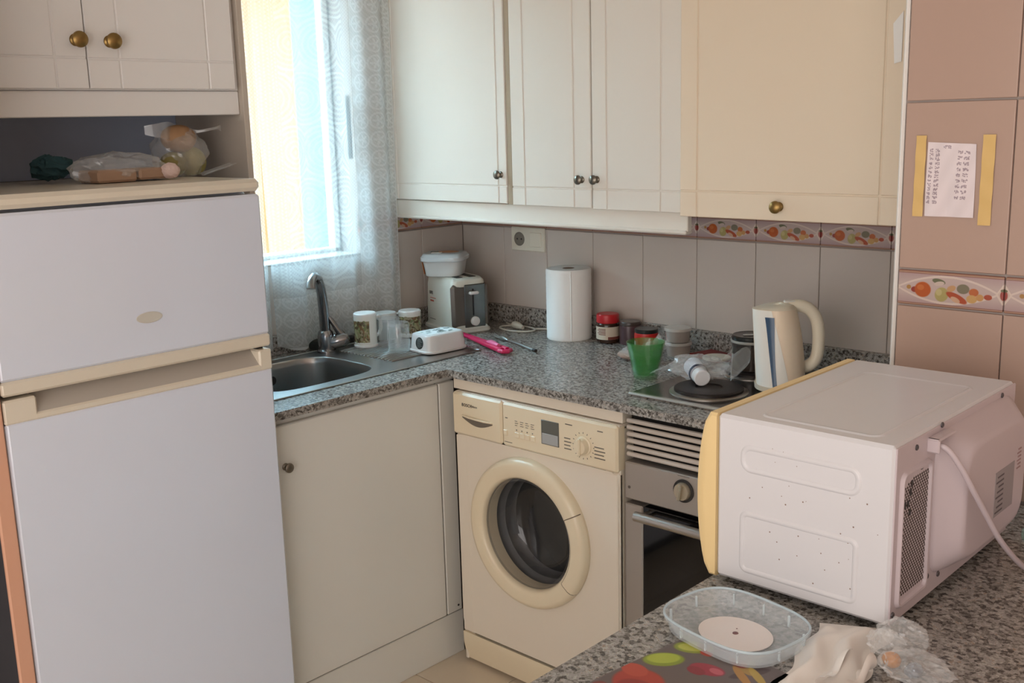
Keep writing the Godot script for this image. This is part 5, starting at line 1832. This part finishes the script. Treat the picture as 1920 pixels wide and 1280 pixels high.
# ------------------------------------------------------------------ on the bar
func bar_things() -> void:
	# fruit mat
	var b := B.new()
	var ax := Vector3(0.990, 0, 0.139); var az := Vector3(-0.139, 0, 0.990)
	var tf := Transform3D(Basis(ax, Vector3.UP, az), Vector3(2.030, H, 1.556))
	var pts := PackedVector3Array(); var low := PackedVector3Array()
	for q in [Vector2(0.40, 0.0), Vector2(0.40, 0.30), Vector2(0.0, 0.30), Vector2(0.0, 0.0)]:
		low.append(Vector3(q.x, 0.0002, q.y)); pts.append(Vector3(q.x, 0.0035, q.y))
	b.t = tf
	b.loft([low, pts])
	for i in b.v.size():
		var q := tf.affine_inverse() * b.v[i]
		b.uv[i] = Vector2(q.x / 0.40, q.z / 0.30)
	tag(objw("place_mat", b, fruit_mat()), "dark place mat printed with limes, peppers and berries on the bar", "place mat")
	# clear lid with white disc
	var o := thing("container_lid", "upturned translucent oval container lid on the fruit place mat", "lid", Vector3(2.077, H + 0.0045, 1.532), -0.17)
	o.scale = Vector3(0.93, 1.05, 0.95)
	b = B.new()
	var ov := func(a: float, c: float, y: float) -> PackedVector3Array:
		var r := PackedVector3Array()
		var s := a - c
		for i in 72:
			var t := TAU * i / 72
			var k := pow(pow(absf(cos(t)) / a, 3.1) + pow(absf(sin(t)) / c, 3.1), -1.0 / 3.1)
			r.append(Vector3(k * cos(t), y, k * sin(t)))
		return r
	var lm := clear(c8(226, 234, 238), 0.27, 0.28)
	b.loft([ov.call(0.088, 0.066, 0.0), ov.call(0.094, 0.072, 0.001), ov.call(0.0985, 0.0765, 0.018), ov.call(0.1015, 0.0795, 0.0185), ov.call(0.1025, 0.0805, 0.022), ov.call(0.0995, 0.0775, 0.0235), ov.call(0.0965, 0.0745, 0.022), ov.call(0.0915, 0.0695, 0.003), ov.call(0.088, 0.066, 0.0022)], true, true)
	obj("shell", b, lm, o, 40.0)
	b = B.new()
	b.tube(Array(ov.call(0.1005, 0.0785, 0.0235)) + [ov.call(0.1005, 0.0785, 0.0235)[0]], 0.0018, 6, false)
	obj("rim_bead", b, clear(c8(214, 232, 240), 0.6, 0.3), o, 60.0)
	for k in 10:
		var t := TAU * (k + 0.3) / 10.0
		var kk := pow(pow(absf(cos(t)) / 0.094, 3.1) + pow(absf(sin(t)) / 0.072, 3.1), -1.0 / 3.1)
		b = B.new()
		b.t = Transform3D(Basis(Vector3(0, 1, 0), -t), Vector3(kk * cos(t), 0.012, kk * sin(t)))
		b.box(Vector3(), Vector3(0.004, 0.016, 0.003), 0.001)
		obj("clip_rib", b, clear(c8(225, 236, 240), 0.7, 0.3), o)
	b = B.new()
	var ds := PackedVector2Array()
	for i in 48:
		ds.append(Vector2(0.057 * cos(TAU * i / 48), 0.047 * sin(TAU * i / 48)))
	b.prism(ds, 0.0023, 0.0032)
	var dk := obj("disc", b, mat(c8(238, 228, 222), 0.6), o)
	dk.set_meta("label", "white oval disc with a brown dot")
	b = B.new()
	b.lathe([Vector2(0.0045, 0.0030), Vector2(0.004, 0.0038), Vector2(0, 0.0038)], 14)
	b.lathe([Vector2(0.0015, 0.0030), Vector2(0.001, 0.0036), Vector2(0, 0.0036)], 8, 0, TAU, Vector3(-0.008, 0, -0.012))
	obj("dot", b, mat(c8(128, 92, 92), 0.7), dk)
	# cloth
	b = B.new()
	var cf := func(u: float, w: float) -> Vector3:
		var x := 2.145 + 0.085 * u + 0.045 * w
		var z := 1.425 + 0.24 * w - 0.045 * u
		var y := H + 0.004 + 0.015 * sin(PI * clampf(u, 0.0, 1.0)) * (0.4 + 0.6 * absf(sin(w * 3.0 + 0.6)))
		y += 0.003 * sin(u * 17.0 + w * 6.0) + 0.006 * sin(u * 13.0 - w * 3.0)
		if w < 0.12: y = lerpf(H + 0.004, y, w / 0.12)
		return Vector3(x + 0.006 * sin(w * 14.0), maxf(y, H + 0.0035), z)
	b.grid(cf, 34, 48)
	var ck := B.new()
	ck.grid(func(u: float, w: float) -> Vector3:
		var a := u * 5.0
		var r := 0.014 + 0.013 * u
		return Vector3(2.238 + r * cos(a + 2.0) + 0.01 * w, H + 0.017 + r * sin(a + 2.0) * 0.7 + 0.008 * sin(w * 8.0), 1.505 + 0.10 * w), 30, 12)
	var cm := mat(c8(238, 231, 224), 0.95)
	cm.rim_enabled = true
	cm.rim = 0.3
	cm.backlight_enabled = true
	cm.backlight = Color(0.2, 0.19, 0.18)
	o = tag(obj("dish_cloth", b, cm, null, 80.0), "crumpled off-white dish cloth lying between the lid and plastic bag", "cloth")
	obj("rolled_hem", ck, cm, o, 80.0)
	# clear bag of scraps
	o = thing("scrap_bag", "crumpled clear plastic bag lying at the microwave corner beside cloth", "bag", Vector3(2.272, H, 1.452))
	obj("film", blob(Vector3(-0.008, 0.024, -0.022), Vector3(0.045, 0.03, 0.036), 0.6, 2.0, 5, 48, 22, 0.001), M.film, o, 20.0)
	obj("film", blob(Vector3(0.03, 0.016, 0.03), Vector3(0.06, 0.022, 0.05), 0.6, 2.2, 14, 48, 22, 0.001), M.film, o, 20.0)
	obj("film", blob(Vector3(-0.02, 0.020, 0.0), Vector3(0.035, 0.024, 0.03), 0.7, 2.6, 9, 40, 20, 0.001), M.film, o, 20.0)
	var sw := blob(Vector3(-0.002, 0.014, 0.026), Vector3(0.014, 0.012, 0.012), 0.3, 2.0, 2, 20, 12, 0.002)
	tag(put("sweet", sw.done(Vector3(), 60.0), mat(c8(206, 132, 40), 0.2), null, Vector3(2.272, H, 1.452)), "small amber wrapped sweet inside the crumpled clear bag", "sweet")
	sw = blob(Vector3(0.03, 0.014, 0.034), Vector3(0.013, 0.01, 0.018), 0.4, 2.4, 6, 20, 12, 0.002)
	tag(put("foil_wrapper", sw.done(Vector3(), 30.0), mat(c8(150, 160, 172), 0.2, 0.6), null, Vector3(2.272, H, 1.452)), "small silver-blue foil wrapper inside the crumpled clear bag", "wrapper")
	# things half hidden behind the microwave
	o = thing("plastic_tray", "grey plastic tray with pale rim partly hidden behind the microwave", "tray", Vector3(2.30, H, 0.845), 0.1)
	b = B.new()
	b.loft([squircle(0, 0, 0.045, 0.045, 0.0005, 32, 5.0), squircle(0, 0, 0.054, 0.054, 0.05, 32, 5.0)])
	obj("body", b, mat(c8(160, 152, 158), 0.35), o)
	b = B.new()
	b.loft([squircle(0, 0, 0.055, 0.055, 0.05, 32, 5.0), squircle(0, 0, 0.057, 0.057, 0.056, 32, 5.0), squircle(0, 0, 0.054, 0.054, 0.058, 32, 5.0)])
	obj("lid", b, mat(c8(224, 218, 214), 0.4), o)
	b = B.new()
	b.lathe([Vector2(0, 0), Vector2(0.009, 0), Vector2(0.011, 0.004), Vector2(0.011, 0.016), Vector2(0.008, 0.02), Vector2(0, 0.02)], 20, 0, TAU, Vector3(2.262, H + 0.0005, 0.935))
	tag(objw("glass_stopper", b, clear(c8(150, 190, 170), 0.35, 0.05)), "tiny green glass stopper beside the back corner of the microwave", "stopper")

func wall_things() -> void:
	var o := thing("handwritten_note", "handwritten paper list taped to the right wall tile", "note", Vector3(2.042, 1.48, 0.769))
	var b := B.new()
	var f := func(u: float, w: float) -> Vector3:
		return Vector3(1.9975 + (0.087 - 0.002 * w) * u, 1.4145 + (0.132 - 0.004 * u) * w, 0.7712 + 0.0012 * sin(u * 9.0 + w * 4.0) + 0.0015 * (1.0 - w) * absf(sin(u * 7.0)))
	b.grid(f, 16, 16)
	objw("paper", b, note_paper(), o, 60.0)
	var tp := mat(c8(222, 186, 118), 0.6)
	for q in [[1.9755, 0.0185, 1.4135, 1.558], [2.0925, 0.0215, 1.402, 1.5585]]:
		b = B.new()
		var g := func(u: float, w: float) -> Vector3:
			return Vector3(q[0] + q[1] * u + 0.001 * w, q[2] + (q[3] - q[2]) * w, 0.7722 + 0.0009 * sin(w * 19.0 + u * 3.0))
		b.grid(g, 4, 24)
		objw("masking_tape", b, tp, o, 60.0)

# ------------------------------------------------------------------ niche above the fridge
func niche_things() -> void:
	var y := 1.4885
	var o := thing("bread_bag", "clear bag with brown paper packets lying in the niche over the refrigerator", "bag", Vector3(0.36, y, 1.475))
	var b := blob(Vector3(0, 0.03, 0.0), Vector3(0.09, 0.05, 0.15), 0.5, 1.3, 11, 44, 20, 0.001)
	obj("film", b, M.film, o, 22.0)
	b = B.new()
	b.t = Transform3D(Basis(Vector3(0, 1, 0), 0.08), Vector3(0.02, 0.016, -0.01))
	b.box(Vector3(0, 0, 0.05), Vector3(0.09, 0.028, 0.10), 0.005); b.box(Vector3(0.004, 0.001, -0.055), Vector3(0.085, 0.026, 0.10), 0.005)
	obj("packet", b, M.bread, o)
	b = blob(Vector3(-0.03, 0.038, 0.12), Vector3(0.05, 0.042, 0.075), 0.75, 1.6, 4, 36, 18, 0.001)
	tag(put("teal_cloth", b.done(Vector3(), 40.0), mat(c8(46, 78, 84), 0.9), null, Vector3(0.30, y, 1.475)), "bunched dark teal cloth at the left of the refrigerator niche", "cloth")
	o = thing("vegetable_bag", "clear bag tied around pears and potatoes above the refrigerator", "bag", Vector3(0.27, y, 1.262))
	b = blob(Vector3(0, 0.055, 0), Vector3(0.085, 0.085, 0.085), 0.42, 1.4, 17, 44, 24, 0.001)
	obj("film", b, M.film, o, 22.0)
	b = B.new()
	b.grid(func(u: float, w: float) -> Vector3: return Vector3(0.02 + 0.02 * sin(u * 9.0), 0.125 - 0.02 * w + 0.012 * sin(u * 6.0 + w * 3.0), 0.10 - 0.21 * u), 20, 5)
	obj("knot", b, M.film, o, 25.0)
	b = B.new()
	b.grid(func(u: float, w: float) -> Vector3: return Vector3(0.05 + 0.04 * w, 0.004 + 0.022 * u + 0.004 * sin(w * 9.0), -0.02 - 0.09 * u), 10, 6)
	obj("knot", b, M.film, o, 25.0)
	var veg := [[0.0, 0.035, -0.035, 0.034, 0.04, 0.038, c8(156, 144, 82), "greenish pear low in the knotted vegetable bag"], [0.02, 0.032, 0.03, 0.033, 0.032, 0.036, c8(140, 128, 74), "olive green pear at the left of the vegetable bag"], [0.01, 0.095, 0.004, 0.033, 0.036, 0.05, c8(166, 128, 92), "brown potato on top inside the vegetable bag"]]
	for k in veg.size():
		var q: Array = veg[k]
		b = blob(Vector3(q[0], q[1], q[2]), Vector3(q[3], q[4], q[5]), 0.08, 0.8, k + 3, 28, 18, 0.002)
		tag(put("potato" if k == 2 else "pear", b.done(Vector3(), 70.0), mat(q[6], 0.6), null, Vector3(0.27, y, 1.262)), q[7], "potato" if k == 2 else "pear")
	b = blob(Vector3(0, 0.021, 0), Vector3(0.024, 0.022, 0.028), 0.35, 1.8, 8, 26, 16, 0.001)
	tag(put("paper_ball", b.done(Vector3(), 30.0), mat(c8(222, 196, 188), 0.9), null, Vector3(0.42, y, 1.375)), "crumpled pinkish paper ball between the two bags over refrigerator", "paper")
